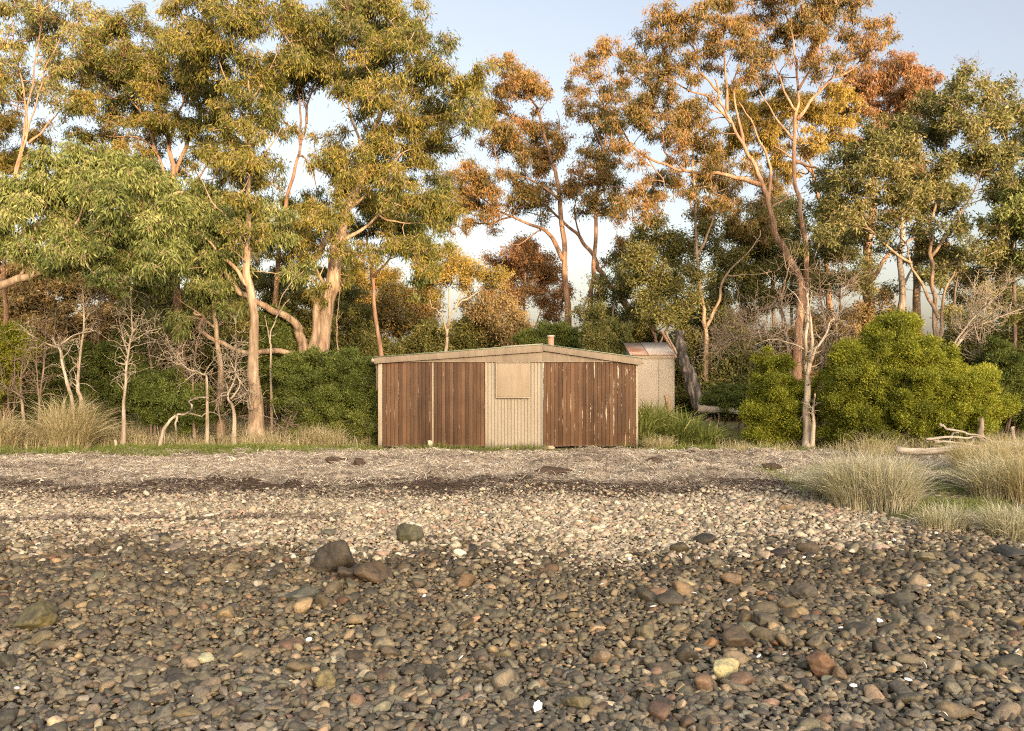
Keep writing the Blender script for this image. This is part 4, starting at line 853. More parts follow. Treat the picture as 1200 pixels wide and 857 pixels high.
ul = [(30, 362, 48, 66, 28, 'brown twiggy understorey mass at the far left', L_BROWN), (110, 360, 52, 68, 29, 'brownish understorey bush behind the pale saplings', L_BROWN), (190, 372, 50, 66, 28, 'dark understorey bush under the hanging green sprays', L_DARK), (260, 390, 45, 72, 28.5, 'shadowy understorey bush behind the tangled dead branches', L_DARK),
      (335, 380, 42, 66, 30, 'dark leafy understorey bush behind the straight pale trunk', L_DARK), (400, 385, 34, 48, 32, 'olive understorey bush behind the massive gum', L_MID), (440, 425, 30, 30, 30, 'green brown understorey bush at the shed eaves left end', L_DARK),
      (500, 400, 34, 26, 34, 'dark green understorey bush behind the umbrella topped tree', L_DARK), (550, 398, 34, 26, 33, 'dark understorey bush behind the shed ridge', L_DARK), (600, 404, 34, 24, 35, 'olive brown understorey bush left of the flue', L_BROWN),
      (740, 392, 34, 26, 34, 'dark understorey bush between the shed and the outhouse', L_DARK), (810, 420, 34, 40, 31, 'dark understorey bush behind the charred stump', L_DARK), (860, 430, 34, 44, 29, 'olive understorey bush right of the charred stump', L_MID),
      (905, 420, 30, 40, 30, 'dark understorey bush behind the bright left bush', L_DARK), (960, 400, 40, 40, 28, 'shadowy understorey bush behind the dead grey trunk', L_BROWN), (1030, 380, 36, 36, 32, 'brown understorey bush behind the bright dome bush', L_BROWN),
      (1150, 395, 45, 36, 27, 'dark understorey bush above the bright dome bush right side', L_DARK), (1200, 420, 36, 40, 26, 'dark understorey bush at the right edge', L_DARK), (1232, 405, 56, 62, 24, 'dark understorey bush filling the corner past the right edge stub', L_DARK), (-118, 395, 55, 66, 26, 'dark understorey bush beyond the left edge', L_DARK), (1330, 405, 62, 66, 24, 'dark understorey bush beyond the right edge', L_DARK), (830, 380, 30, 30, 36, 'dull green understorey bush far behind the outhouse', L_MID), (-50, 400, 50, 60, 27, 'dark understorey bush spilling over the left edge', L_DARK)]
for k, (px, py, rx, ry, Yv, lab, lf) in enumerate(ul):
    bush('understorey_bush', lab, Yv, [(px, py, rx, ry), (px + rx * .5, py + ry * .6, rx * .8, ry * .8), (px - rx * .5, py + ry * .7, rx * .8, ry * .7), (px, 470, rx * 1.15, 40)], lf, GU, seed=100 + k, lump=.28, cover=1.25, L=.12, W=.042, droop=.1, K=16, m=13, cat='bush', tone=(0, .05, -.05)[k % 3])

# ------------------------------------------------------------------ bare trees, dead brush and driftwood
GD = 'bare grey saplings under the left gums'
bare('bare_sapling', 'twin stemmed pale bare sapling behind the big dry tussock', 20.3, [([(86, 512), (86, 480), (78, 445), (70, 412), (68, 402)], 3.6, 2), ([(91, 515), (96, 475), (91, 455), (94, 420), (98, 380), (97, 335)], 4, 1.6), ([(70, 408), (55, 403), (38, 394), (22, 380)], 2, .6), ([(71, 404), (90, 392), (112, 388)], 2, .6)], B_DEAD, GD, 46, .55, 201)
bare('bare_sapling', 'single wavy pale bare sapling right of the big dry tussock', 20.2, [([(143, 520), (145, 480), (147, 440), (152, 405), (158, 385)], 3.2, 1.5), ([(150, 415), (142, 385), (136, 360)], 1.8, .6), ([(153, 402), (170, 390), (190, 384)], 1.5, .5), ([(155, 392), (154, 360), (156, 330)], 1.5, .6)], B_DEAD, GD, 50, .6, 202)
bare('bare_sapling', 'forked dull grey sapling left of the big dry tussock', 21, [([(30, 515), (26, 480), (24, 462), (26, 430), (30, 405)], 3, 1.2), ([(25, 465), (10, 455), (-2, 445)], 2, .8), ([(26, 440), (36, 415), (34, 390)], 1.6, .6)], B_BRUSH, GD, 50, .5, 203)
bare('bare_sapling', 'thin straight brown sapling between the forked one and the tussock', 20.8, [([(46, 515), (46, 480), (50, 440), (53, 400), (54, 370)], 2.6, 1), ([(46, 480), (43, 440), (42, 400)], 2, .8)], B_BRUSH, GD, 40, .5, 204)
bare('bare_sapling', 'wiry grey brush filling the shade under the left gums', 23.5, [([(110, 500), (110, 450), (115, 400), (118, 350)], 2, 1), ([(175, 500), (178, 440), (172, 390), (176, 350)], 2, 1), ([(60, 500), (62, 430), (66, 360)], 2, 1), ([(200, 500), (196, 440), (205, 380)], 2, 1)], B_BRUSH, GD, 150, .8, 205, spread=.9)
GX = 'tangles of dead branches'
bare('dead_branch_tangle', 'pale tangle of dead branches left of the straight trunk', 20.6, [([(275, 512), (273, 480), (268, 465), (276, 440), (278, 410), (276, 390)], 2.8, 1), ([(242, 500), (243, 450), (236, 438), (220, 432), (204, 414), (194, 396)], 2.2, .8), ([(270, 468), (282, 450), (270, 425), (266, 410)], 2, .7), ([(280, 445), (290, 460), (294, 475)], 1.6, .8)], B_DEAD, GX, 110, .55, 211, spread=1.0, up=.0)
bare('dead_branch_tangle', 'brown tangle of fine dead twigs at the foot of the straight trunk', 20.9, [([(262, 510), (255, 470), (262, 450)], 1.6, .7), ([(285, 512), (292, 480), (284, 455)], 1.6, .7), ([(230, 510), (225, 450), (232, 400), (240, 380)], 1.8, .7), ([(330, 512), (340, 490), (352, 480)], 1.6, .7)], B_BRUSH, GX, 170, .5, 212, spread=1.1, up=.0)
bare('bleached_branch', 'bleached crooked branch arching over the grass on the left', 19.9, [([(186, 512), (192, 502), (203, 490), (209, 487), (221, 484), (224, 475), (222, 470), (232, 466), (244, 466)], 2.6, 1.2), ([(207, 488), (206, 502), (206, 518)], 2.4, 1.6), ([(221, 484), (236, 488), (246, 483), (258, 488)], 1.6, .8), ([(192, 502), (184, 500)], 1.4, .6)], B_DEAD, None, 6, .2, 213, cat='branch', gen=1)
bare('bare_sapling', 'slender pale vine stem hanging beside the massive gum', 22, [([(396, 430), (395, 400), (395, 370), (398, 340)], 1.6, 1)], B_PALE, None, 4, .3, 214, gen=1, cat='dead shrub')
bare('bare_sapling', 'thin forked dead stem in front of the curved limbs', 21.8, [([(318, 500), (318, 420), (316, 398), (322, 375), (330, 350), (342, 330)], 1.8, .8), ([(322, 375), (332, 358), (340, 350)], 1.2, .6), ([(316, 398), (312, 380), (310, 370)], 1.2, .6)], B_DEAD, None, 8, .3, 215, gen=1)
dt = bare('dead_tree', 'bleached dead tree with split trunk left of the bright dome bush', 19.5,
     [([(947, 526), (946, 500), (945, 470), (946, 445), (943, 425), (944, 400), (947, 370), (946, 345), (940, 335)], 7, 1.6), ([(946, 440), (951, 400), (949, 365), (951, 342)], 4.4, 1.2), ([(948, 428), (955, 410), (966, 395), (974, 376), (984, 374)], 3.4, .9), ([(950, 525), (953, 500), (952, 480), (955, 462)], 3.4, 2.2),
      ([(944, 410), (925, 402), (905, 398), (885, 404)], 1.6, .5), ([(945, 380), (935, 350), (920, 335)], 1.4, .5), ([(945, 415), (940, 395), (938, 380)], 1.4, .5)], B_DEAD, None, 26, .45, 216, cat='tree')
bare('dead_brush', 'grey thicket of dead brush behind the bleached dead tree', 21.5, [([(905, 510), (908, 440), (900, 395), (880, 370)], 3, 1), ([(960, 510), (962, 430), (965, 370), (960, 320)], 3, 1), ([(985, 510), (984, 430), (980, 370), (995, 330)], 3, 1), ([(930, 510), (925, 420), (915, 360), (925, 310)], 3, 1), ([(900, 400), (870, 395), (850, 400), (835, 405)], 1.6, .5), ([(905, 395), (880, 385), (860, 382)], 1.6, .5)], B_BRUSH, None, 330, .75, 217, cat='dead shrub', spread=.75, gen=2, depth=.5)
bare('dead_brush', 'pale leaning bare branches above the right end of the bright bush', 21.3, [([(1105, 505), (1112, 430), (1130, 392), (1150, 380), (1180, 368), (1205, 360)], 3, 1.5), ([(1112, 430), (1120, 400), (1140, 375), (1165, 350), (1185, 330)], 2.6, 1), ([(1150, 505), (1150, 440), (1148, 400), (1155, 360), (1158, 330)], 2, .8), ([(1148, 405), (1140, 370), (1142, 335)], 1.5, .6)], B_DEAD, None, 150, .65, 218, cat='dead shrub', up=.45, spread=.55)
bare('bare_sapling', 'bare twiggy crown poking above the right edge gums', 24, [([(1190, 500), (1188, 300), (1178, 140), (1175, 110), (1185, 90)], 3, .6), ([(1176, 115), (1160, 98), (1156, 85)], 1, .4), ([(1178, 120), (1196, 100), (1204, 85)], 1, .4), ([(1150, 140), (1142, 100), (1140, 78), (1146, 70)], 1.2, .4), ([(1140, 82), (1132, 76), (1128, 72)], .8, .3)], B_TWIG, None, 60, .35, 219, r1=.003)

def log_mesh(name, label, cat, pts, r0, r1, mat, group=None, sides=12, rough=.12, parent=None, seed=0, wob=.02):
    r_ = np.random.default_rng(seed); c = wiggle(catmull(pts, 5), wob, r_); n = len(c); rr = np.linspace(r0, r1, n) * (1 + (r_.random(n) - .5) * rough)
    t = Tubes(); t.add(c, rr, sides); o = t.build(name, mat, parent)
    return tag(o, label, cat, group) if label else o
def gp(px, py, Y, dz=0.): return P(px, py, Y)
log_mesh('driftwood_log', 'thick pale squared driftwood log lying on the right behind the tussocks', 'log', [gp(1050, 527, 16.9), gp(1090, 528, 16.8), gp(1130, 528.5, 16.75), gp(1168, 529, 16.7)], .075, .062, B_DRIFT, sides=5, rough=.25, seed=3, wob=.03)
log_mesh('driftwood_log', 'grey log lying half hidden at the right edge', 'log', [gp(1165, 524, 17.4), gp(1200, 523, 17.3), gp(1240, 524, 17.2)], .08, .07, B_DRIFT, rough=.2, seed=4)
GW = 'driftwood sticks heaped on the right'
for k, (p_, r0, r1, lab) in enumerate([([(1085, 515), (1110, 511), (1140, 512)], .035, .02, 'straight stick at the back of the driftwood heap'), ([(1106, 526), (1118, 510), (1123, 507)], .03, .02, 'upright leaning stick at the left of the driftwood heap'),
    ([(1102, 497), (1108, 502), (1124, 507), (1146, 513), (1170, 520)], .035, .014, 'long crooked branch crossing the top of the driftwood heap'), ([(1122, 527), (1136, 522), (1146, 512)], .06, .03, 'stout curved pale branch in front of the driftwood heap'),
    ([(1135, 510), (1160, 517), (1185, 518)], .025, .015, 'thin stick pointing right from the driftwood heap'), ([(1095, 520), (1120, 519), (1150, 523)], .03, .02, 'grey stick low inside the driftwood heap'), ([(1148, 516), (1165, 524), (1184, 528)], .028, .018, 'pale stick sloping down at the right of the heap'),
    ([(1086, 518), (1092, 514), (1100, 516)], .04, .03, 'short chunky piece at the left end of the heap'), ([(1155, 538), (1170, 539), (1184, 541)], .025, .02, 'short stick on the ground before the heap')]):
    log_mesh('driftwood_stick', lab, 'driftwood', [gp(a, b_, 17.25 + .06 * ((k * 3) % 5)) for a, b_ in p_], r0 * .8, r1 * .8, B_DRIFT, GW, 6, .3, seed=20 + k)
log_mesh('stump', 'short pointed stump in the dry grass behind the driftwood heap', 'stump', [gp(1151, 520, 18.3), gp(1151, 505, 18.3), gp(1150, 490, 18.35)], .07, .04, B_GREY, seed=31)
log_mesh('stump', 'thin weathered stub standing at the right edge', 'stump', [gp(1187, 518, 18.3), gp(1186, 505, 18.3), gp(1187, 500, 18.3)], .04, .03, B_GREY, seed=32)
log_mesh('charred_stump', 'black charred broken trunk standing right of the outhouse', 'stump', [gp(826, 490, 23.8), gp(817, 470, 23.8), gp(809, 445, 23.8), gp(802, 425, 23.8), gp(798, 405, 23.8), gp(797, 387, 23.8)], .22, .11, B_CHAR, rough=.3, seed=33)
log_mesh('fallen_log', 'grey fallen log on the grass right of the charred stump', 'log', [gp(818, 480, 23.4), gp(838, 480, 23.3), gp(862, 483, 23.2), gp(884, 486, 23.1)], .12, .05, B_DRIFT, rough=.3, seed=34)
log_mesh('broken_timber', 'reddish split timber leaning behind the outhouse roof', 'timber', [gp(793, 420, 25.8), gp(785, 405, 25.8), gp(775, 388, 25.8)], .055, .04, B_RED, sides=5, seed=35)
log_mesh('broken_timber', 'dark split timber leaning on the charred stump', 'timber', [gp(796, 420, 25.2), gp(788, 404, 25.2), gp(781, 390, 25.2)], .04, .03, B_GREY, sides=5, seed=36)
log_mesh('stump', 'pale rounded fence stub in front of the outhouse corner', 'stump', [gp(785, 500, 22.6), gp(784, 480, 22.6), gp(781, 463, 22.6)], .085, .07, B_PALE, seed=37)
log_mesh('driftwood_stick', 'small pale stub standing in the grass on the left', 'driftwood', [gp(136, 532, 19.7), gp(136, 524, 19.7), gp(134, 516, 19.7)], .04, .03, B_DEAD, seed=38)
for k, (a, b_, Y_, lab) in enumerate([((840, 556), (864, 552), 14.6, 'thin bleached stick on the seaweed right of the shed'), ((446, 548), (470, 543), 16.2, 'small stick on the seaweed before the left doors'), ((40, 538), (50, 533), 18, 'pale chip of wood at the left on the seaweed'), ((884, 647), (905, 649), 9.9, 'bleached stick among the dark pebbles at right')]):
    A = P(*a, Y_); B_ = P(*b_, Y_ + .25)
    for q in (A, B_): q[2] = ground_z(q[0], q[1]) + .02
    log_mesh('driftwood_stick', lab, 'driftwood', [A, (A + B_) / 2 + np.array([0, 0, .012]), B_], .016, .011, B_DEAD, sides=6, seed=40 + k, wob=.008)
# ------------------------------------------------------------------ beach stones
def icosphere(sub):
    t = (1 + 5 ** .5) / 2
    v = [(-1, t, 0), (1, t, 0), (-1, -t, 0), (1, -t, 0), (0, -1, t), (0, 1, t), (0, -1, -t), (0, 1, -t), (t, 0, -1), (t, 0, 1), (-t, 0, -1), (-t, 0, 1)]
    v = [np.array(a) / np.linalg.norm(a) for a in v]
    f = [(0, 11, 5), (0, 5, 1), (0, 1, 7), (0, 7, 10), (0, 10, 11), (1, 5, 9), (5, 11, 4), (11, 10, 2), (10, 7, 6), (7, 1, 8), (3, 9, 4), (3, 4, 2), (3, 2, 6), (3, 6, 8), (3, 8, 9), (4, 9, 5), (2, 4, 11), (6, 2, 10), (8, 6, 7), (9, 8, 1)]
    for _ in range(sub):
        c = {}; nf = []
        def mid(a, b):
            k = (min(a, b), max(a, b))
            if k not in c:
                m = v[a] + v[b]; v.append(m / np.linalg.norm(m)); c[k] = len(v) - 1
            return c[k]
        for a, b, d in f:
            x, y, z = mid(a, b), mid(b, d), mid(d, a); nf += [(a, x, z), (b, y, x), (d, z, y), (x, y, z)]
        f = nf
    return np.array(v), np.array(f)
def rock_shape(sub, seed, planes=13, soft=9., rough=0.):
    """a convex cobble: soft intersection of random half spaces, so it has worn flats and edges"""
    r_ = np.random.default_rng(seed); v, f = icosphere(sub)
    n = r_.normal(size=(planes, 3)); n /= np.linalg.norm(n, axis=1, keepdims=True); d = .62 + .38 * r_.random(planes)
    dots = np.maximum(v @ n.T, 1e-3) / d[None]
    rad = 1 / (np.sum(dots ** soft, axis=1) ** (1 / soft)); rad = np.minimum(rad, 1.35)
    rad /= rad.mean() * 1.02
    if rough:
        rad = rad * (1 + rough * ((fbm(v[:, 0] + seed, v[:, 1], 1.9, 4) + fbm(v[:, 1] + seed, v[:, 2] + 7, 1.9, 4) + fbm(v[:, 2] + seed, v[:, 0] + 3, 1.9, 4)) / 3 - .5) * 1.5)
    return v * rad[:, None], f
NT = 28
T_HI = [rock_shape(2, 500 + i, 8 + i % 8, 11 + (i % 4) * 8) for i in range(NT)]
T_LO = [rock_shape(1, 500 + i, 8 + i % 8, 11 + (i % 4) * 8) for i in range(NT)]

r_ = np.random.default_rng(99)
pitch = .0415
gy = np.arange(4.6, 14.3, pitch)
pts = []
for y in gy:
    hw = .59 * y + 3.2
    x = np.arange(-hw, hw, pitch * 1.05); x = x + r_.normal(size=len(x)) * pitch * .35
    pts.append(np.stack([x, y + r_.normal(size=len(x)) * pitch * .35], 1))
pts = np.concatenate(pts)
grassy = (pts[:, 0] > 4.7 + (pts[:, 1] - 11) * .1 + (fbm(pts[:, 0], pts[:, 1], 1.2, 2) - .5) * 1.2) & (pts[:, 1] > 11.3 + (fbm(pts[:, 0], pts[:, 1], 1.5, 2, 3) - .5) * 1.2)
edge = pts[:, 1] + (fbm(pts[:, 0], pts[:, 1], .7, 4, 12) - .5) * 1.5
keep = ~grassy & (edge < 13.55 + (r_.random(len(pts)) - .5) * .7)
# thin lines of wrack lie over the pebbles on the left
ln = np.abs(pts[:, 1] - (11.65 + .12 * np.sin(pts[:, 0] * .9) + (fbm(pts[:, 0], pts[:, 1] * .2, .8, 2) - .5) * .5)); lw = .09 * sstep(-2.2, -4.5, pts[:, 0]) * sstep(.35, .55, fbm(pts[:, 0], pts[:, 1] * 0, 1.1, 2, 61))
keep &= ~((ln < lw) & (r_.random(len(pts)) < .85))
pts = pts[keep]; edge = edge[keep]; n = len(pts)
dia = .053 * np.exp(r_.normal(size=n) * .30)
dia = dia * (.80 + .42 * fbm(pts[:, 0], pts[:, 1], .9, 3, 44)); big = r_.random(n); dia = np.where(big < .020, .085 + r_.random(n) * .045, dia)
dia = np.where((big < .003) & (pts[:, 1] < 10.2), .13 + r_.random(n) * .06, dia)
dia = np.where((pts[:, 0] > 1.2) & (pts[:, 1] < 10.2) & (r_.random(n) < .005), .12 + r_.random(n) * .09, dia)
dia = dia * (1 - .12 * sstep(10, 11, edge)) * (1 - .25 * sstep(12.6, 13.6, edge))
ar = 1 + .75 * r_.random(n) ** 1.3; fl = .36 + .42 * r_.random(n)
sxyz = np.stack([dia * ar ** .5 * .5, dia / ar ** .5 * .5, dia * fl * .5], 1)
yaw = r_.random(n) * 2 * np.pi; tilt = r_.normal(size=(n, 2)) * .30
zc = ground_z(pts[:, 0], pts[:, 1]) + sxyz[:, 2] * (.25 + .55 * r_.random(n)) + r_.random(n) ** 3 * .02
# what stones are made of: dolerite greys, browns, tans, a few rust; the strip above the tide line is sun bleached
PAL_WET = np.array([(.098, .087, .066), (.13, .113, .083), (.072, .063, .05), (.165, .135, .09), (.19, .145, .09), (.125, .10, .07), (.15, .138, .108), (.14, .092, .062), (.24, .19, .125), (.30, .255, .185)])
PW = np.array([.20, .18, .13, .13, .09, .12, .08, .03, .035, .005])
PAL_DRY = np.array([(.28, .23, .165), (.34, .285, .21), (.24, .19, .135), (.40, .345, .265), (.28, .20, .135), (.19, .155, .11), (.29, .19, .135), (.145, .12, .09)])
PD = np.array([.24, .24, .13, .13, .10, .08, .03, .05])
PAL_WEED = np.array([(.062, .05, .034), (.085, .07, .045), (.05, .042, .03), (.11, .085, .052), (.12, .072, .042), (.15, .125, .085)])
PWE = np.array([.27, .26, .17, .15, .08, .07])
iw = r_.choice(len(PW), n, p=PW / PW.sum()); idr = r_.choice(len(PD), n, p=PD / PD.sum()); iwe = r_.choice(len(PWE), n, p=PWE / PWE.sum())
tb = edge - 10.15 - .7 * sstep(1.8, 4.6, pts[:, 0]) - .45 * sstep(-1.8, -4.2, pts[:, 0]) + (fbm(pts[:, 0], pts[:, 1], 1.6, 3, 21) - .5) * 1.5
pdry = sstep(-1.3, 1.0, tb); isdry = r_.random(n) < pdry
weedy = np.exp(-((edge - 9.55) / .75) ** 2) * .75 + .55 * sstep(.52, .68, fbm(pts[:, 0], pts[:, 1] * 1.5, .8, 3, 31)) * (edge < 10.2) * sstep(6.2, 8, edge)
isweed = (r_.random(n) < weedy) & ~isdry
col = np.where(isdry[:, None], PAL_DRY[idr], np.where(isweed[:, None], PAL_WEED[iwe], PAL_WET[iw]))
col = col * np.where(isdry[:, None], 1, (np.array([[.84, .83, .84]]) + np.array([[.05, .0, -.11]]) * sstep(5.8, 7.6, pts[:, 1])[:, None])) * np.exp(r_.normal(size=(n, 1)) * np.where(isdry, .18, .34)[:, None]) * (1 + r_.normal(size=(n, 3)) * .025); col = np.clip(col, .02, .85)
tpl = r_.integers(0, NT, n)

def rot_of(yaw, tilt):
    cy, s_ = np.cos(yaw), np.sin(yaw); cx, sx_ = np.cos(tilt[:, 0]), np.sin(tilt[:, 0]); cz, sz_ = np.cos(tilt[:, 1]), np.sin(tilt[:, 1])
    R = np.zeros((len(yaw), 3, 3)); Rz = R.copy(); Rx = R.copy(); Ry = R.copy()
    Rz[:, 0, 0] = cy; Rz[:, 0, 1] = -s_; Rz[:, 1, 0] = s_; Rz[:, 1, 1] = cy; Rz[:, 2, 2] = 1
    Rx[:, 0, 0] = 1; Rx[:, 1, 1] = cx; Rx[:, 1, 2] = -sx_; Rx[:, 2, 1] = sx_; Rx[:, 2, 2] = cx
    Ry[:, 1, 1] = 1; Ry[:, 0, 0] = cz; Ry[:, 0, 2] = sz_; Ry[:, 2, 0] = -sz_; Ry[:, 2, 2] = cz
    return Rx @ Ry @ Rz

# individually built feature rocks, traced from the beach: px, py(base), width px, height px, colour, label
FEAT = [(393, 676, 46, 38, (.075, .052, .038), 'biggest dark brown boulder of the trio at left of centre', 3), (438, 686, 42, 22, (.125, .075, .046), 'flattish reddish brown rock right of the biggest dark boulder', 4), (406, 686, 28, 20, (.10, .062, .042), 'small dark brown rock wedged between the boulder and the reddish one', 5),
        (412, 692, 18, 13, (.17, .135, .085), 'tan angular stone in front of the boulder trio', 6), (477, 640, 32, 25, (.13, .11, .068), 'olive brown lone boulder sitting on the pale pebbles', 7), (41, 741, 52, 30, (.19, .145, .07), 'broad mustard brown rock at the far left of the dark pebbles', 8),
        (350, 709, 38, 15, (.14, .125, .10), 'flat grey slab left of the boulder trio', 9), (238, 779, 27, 13, (.46, .40, .28), 'pale cream block lying on dark pebbles at lower left', 10), (850, 801, 32, 24, (.40, .325, .195), 'bright yellowish cream rock at lower right of centre', 61), (967, 797, 40, 26, (.22, .115, .07), 'rust red wedge shaped slab at lower right', 12),
        (985, 800, 22, 14, (.26, .16, .10), 'small pinkish brown stone against the rust red slab', 27), (757, 752, 28, 17, (.22, .165, .10), 'tan flat rock right of the lower middle', 13), (868, 763, 34, 26, (.13, .085, .06), 'brown upright edged rock left of the slabs on the right', 14), (898, 738, 30, 18, (.14, .10, .075), 'brown slab above the upright edged brown rock', 15),
        (945, 705, 34, 18, (.13, .095, .072), 'grey brown block among the right hand dark stones', 16), (827, 640, 30, 14, (.075, .055, .042), 'dark low rock at the edge of the pale pebbles on the right', 17), (1188, 655, 36, 13, (.07, .062, .055), 'dark rock half hidden by the silver tussock at the right edge', 18),
        (678, 834, 36, 18, (.21, .16, .095), 'tan flat topped stone at the bottom just right of centre', 19), (383, 810, 32, 20, (.28, .21, .11), 'yellow brown lumpy stone at the bottom left of centre', 20), (650, 700, 0, 0, None, '', 0), (1060, 712, 36, 16, (.12, .095, .07), 'long grey brown slab low on the right', 21), (1125, 752, 30, 15, (.14, .10, .075), 'brown slab near the right edge', 22),
        (385, 628, 20, 8, (.18, .15, .12), 'low dark grey stone among the pale pebbles left of the olive boulder', 23), (645, 592, 20, 12, (0, 0, 0), '', 0), (922, 600, 20, 9, (.30, .18, .10), 'orange brown stone among the pale pebbles at right', 24), (230, 627, 22, 8, (.42, .26, .21), 'flat pinkish stone among the pale pebbles on the left', 25), (1085, 660, 26, 14, (.26, .20, .12), 'golden tan rock in front of the silver tussocks', 26)]
def ray_ground(px, py):
    Ys = np.linspace(4, 22, 1500); p = np.stack([(px - 600) / F * Ys, Ys, ZC - (py - 428.5) / F * Ys], 1)
    i = np.argmax(p[:, 2] < ground_z(p[:, 0], p[:, 1]) + .012); return p[i]
feat_xy = []
for px, py, wp, hp, c, lab, sd in FEAT:
    if not lab: continue
    g = ray_ground(px, py - hp * .18); Y_ = g[1]; w_ = wp * Y_ / F / 2 * .84; h_ = hp * Y_ / F * .52
    v, f = rock_shape(4, 900 + sd, 14, 11, .36)
    rr = np.random.default_rng(sd)
    v = v * np.array([w_ * 1.05, w_ * (.75 + .2 * rr.random()), h_])
    o = mesh_np('boulder' if wp > 30 else 'beach_stone', v, tris=f, mat=M_STONE_O, loc=(g[0], Y_ + w_ * .3, float(g[2]) + h_ * .55))
    o.color = (*[q * (.75 if c[0] > .35 else .55) * t_ for q, t_ in zip(c, (.92, 1.02, .98))], 1); o.rotation_euler = (rr.normal() * .06, rr.normal() * .08, 0)
    tag(o, lab, 'rock'); feat_xy.append((g[0], Y_ + w_ * .3, w_))
fx = np.array(feat_xy); dmin = np.min(np.linalg.norm(pts[:, None] - fx[None, :, :2], axis=2) - fx[None, :, 2] * .75, axis=1)
ok = dmin > 0
pts, sxyz, yaw, tilt, zc, col, tpl, edge, isdry, isweed, dia = [a[ok] for a in (pts, sxyz, yaw, tilt, zc, col, tpl, edge, isdry, isweed, dia)]
n = len(pts); R = rot_of(yaw, tilt)

# the 300 that show largest stay separate objects
spx = 600 + pts[:, 0] / pts[:, 1] * F; spy = 428.5 + (ZC - zc) / pts[:, 1] * F
inside = (spx > 4) & (spx < 1196) & (spy < 856) & (spy > 600)
score = np.where(inside, dia / pts[:, 1], 0); top = np.argsort(-score)[:296 - 0]
lib = []
for i in range(NT):
    v, f = T_HI[i]; o = mesh_np('cobble', v, tris=f, mat=M_STONE_O); lib.append(o.data); bpy.data.objects.remove(o)
CLS = [((.15, .135, .10), 'grey'), ((.20, .145, .09), 'brown'), ((.09, .075, .055), 'dark')]
single = np.zeros(n, bool); single[top] = True
def shade_of(c):
    l = c.mean(); warm = c[0] / (c[2] + 1e-6)
    if l > .21: return 'pale'
    if l < .085: return 'blackish'
    return 'brown' if warm > 1.85 else ('olive grey' if warm > 1.42 else 'grey')
from mathutils import Matrix
for i in top:
    o = bpy.data.objects.new('cobble', lib[tpl[i]]); COL.objects.link(o)
    M = Matrix(R[i].tolist()) @ Matrix.Diagonal(Vector(sxyz[i] * np.array([1, 1, 1])))
    o.matrix_world = Matrix.Translation((pts[i, 0], pts[i, 1], zc[i])) @ M.to_4x4()
    o.color = (*col[i], 1); s_ = shade_of(col[i]); e_ = sxyz[i]
    shp = 'flat' if e_[2] / e_[0] < .5 else ('long' if e_[0] / e_[1] > 1.3 else 'chunky')
    tag(o, f'{shp} {s_} cobble, larger than the pebbles packed around it', 'cobble', f'{shp} {s_} cobbles on the beach')
# the rest of the shingle is one sheet of stones
Vs, Fs, Cs = [], [], []; off = 0
hi = (pts[:, 1] < 6.4)
for lod, T_ in ((True, T_HI), (False, T_LO)):
    for k in range(NT):
        s_ = (~single) & (tpl == k) & (hi == lod)
        if not s_.any(): continue
        v, f = T_[k]; m = int(s_.sum())
        f = f[v[f].mean(1)[:, 2] > -.30]
        W_ = np.einsum('nij,nvj->nvi', R[s_], v[None] * sxyz[s_][:, None, :]) + np.concatenate([pts[s_], zc[s_, None]], 1)[:, None]
        Vs.append(W_.reshape(-1, 3)); Fs.append((f[None] + (np.arange(m) * len(v))[:, None, None] + off).reshape(-1, 3)); Cs.append(np.repeat(col[s_], len(f), 0)); off += m * len(v)
tag(mesh_np('shingle', np.concatenate(Vs), tris=np.concatenate(Fs), attrs={'stone': np.concatenate(Cs)}, mat=M_STONE), 'packed shingle of grey, brown and pale pebbles covering the beach', 'pebbles', kind='stuff')

# ------------------------------------------------------------------ shells
SH = [(668, 658), (798, 658), (819, 659), (738, 660), (813, 701), (765, 717), (899, 660), (1048, 637), (942, 658), (1088, 692), (854, 710), (959, 734), (1031, 734), (1135, 746), (1150, 745), (889, 776), (919, 774), (1192, 770), (1064, 804), (1060, 823), (1000, 811), (1107, 845), (540, 778), (362, 756), (266, 687), (300, 690), (315, 674), (547, 704), (497, 704), (1100, 754), (630, 836), (1083, 787), (928, 540), (914, 541), (705, 690), (985, 742), (20, 814), (195, 676)]
def shell_tpl():
    v, f = icosphere(2); v = v * np.array([1, .75, .35]); v[:, 2] = np.where(v[:, 2] < 0, v[:, 2] * .2, v[:, 2]); v = v * (1 + .10 * np.sin(np.arctan2(v[:, 1], v[:, 0]) * 7))[:, None]
    o = mesh_np('shell', v, tris=f, mat=M_SHELL); me = o.data; bpy.data.objects.remove(o); return me
shm = shell_tpl()
for k, (px, py) in enumerate(SH):
    g = ray_ground(px, py); s_ = (.013 + .018 * r_.random()) * (1 if k % 5 else 1.35)
    o = bpy.data.objects.new('seashell', shm); COL.objects.link(o); o.location = (g[0], g[1], g[2] + .045); o.scale = (s_, s_, s_); o.rotation_euler = (r_.normal() * .5, r_.normal() * .5, r_.random() * 6.28)
    tag(o, 'small white bleached seashell lying on the stones', 'shell', 'white shells scattered over the beach')

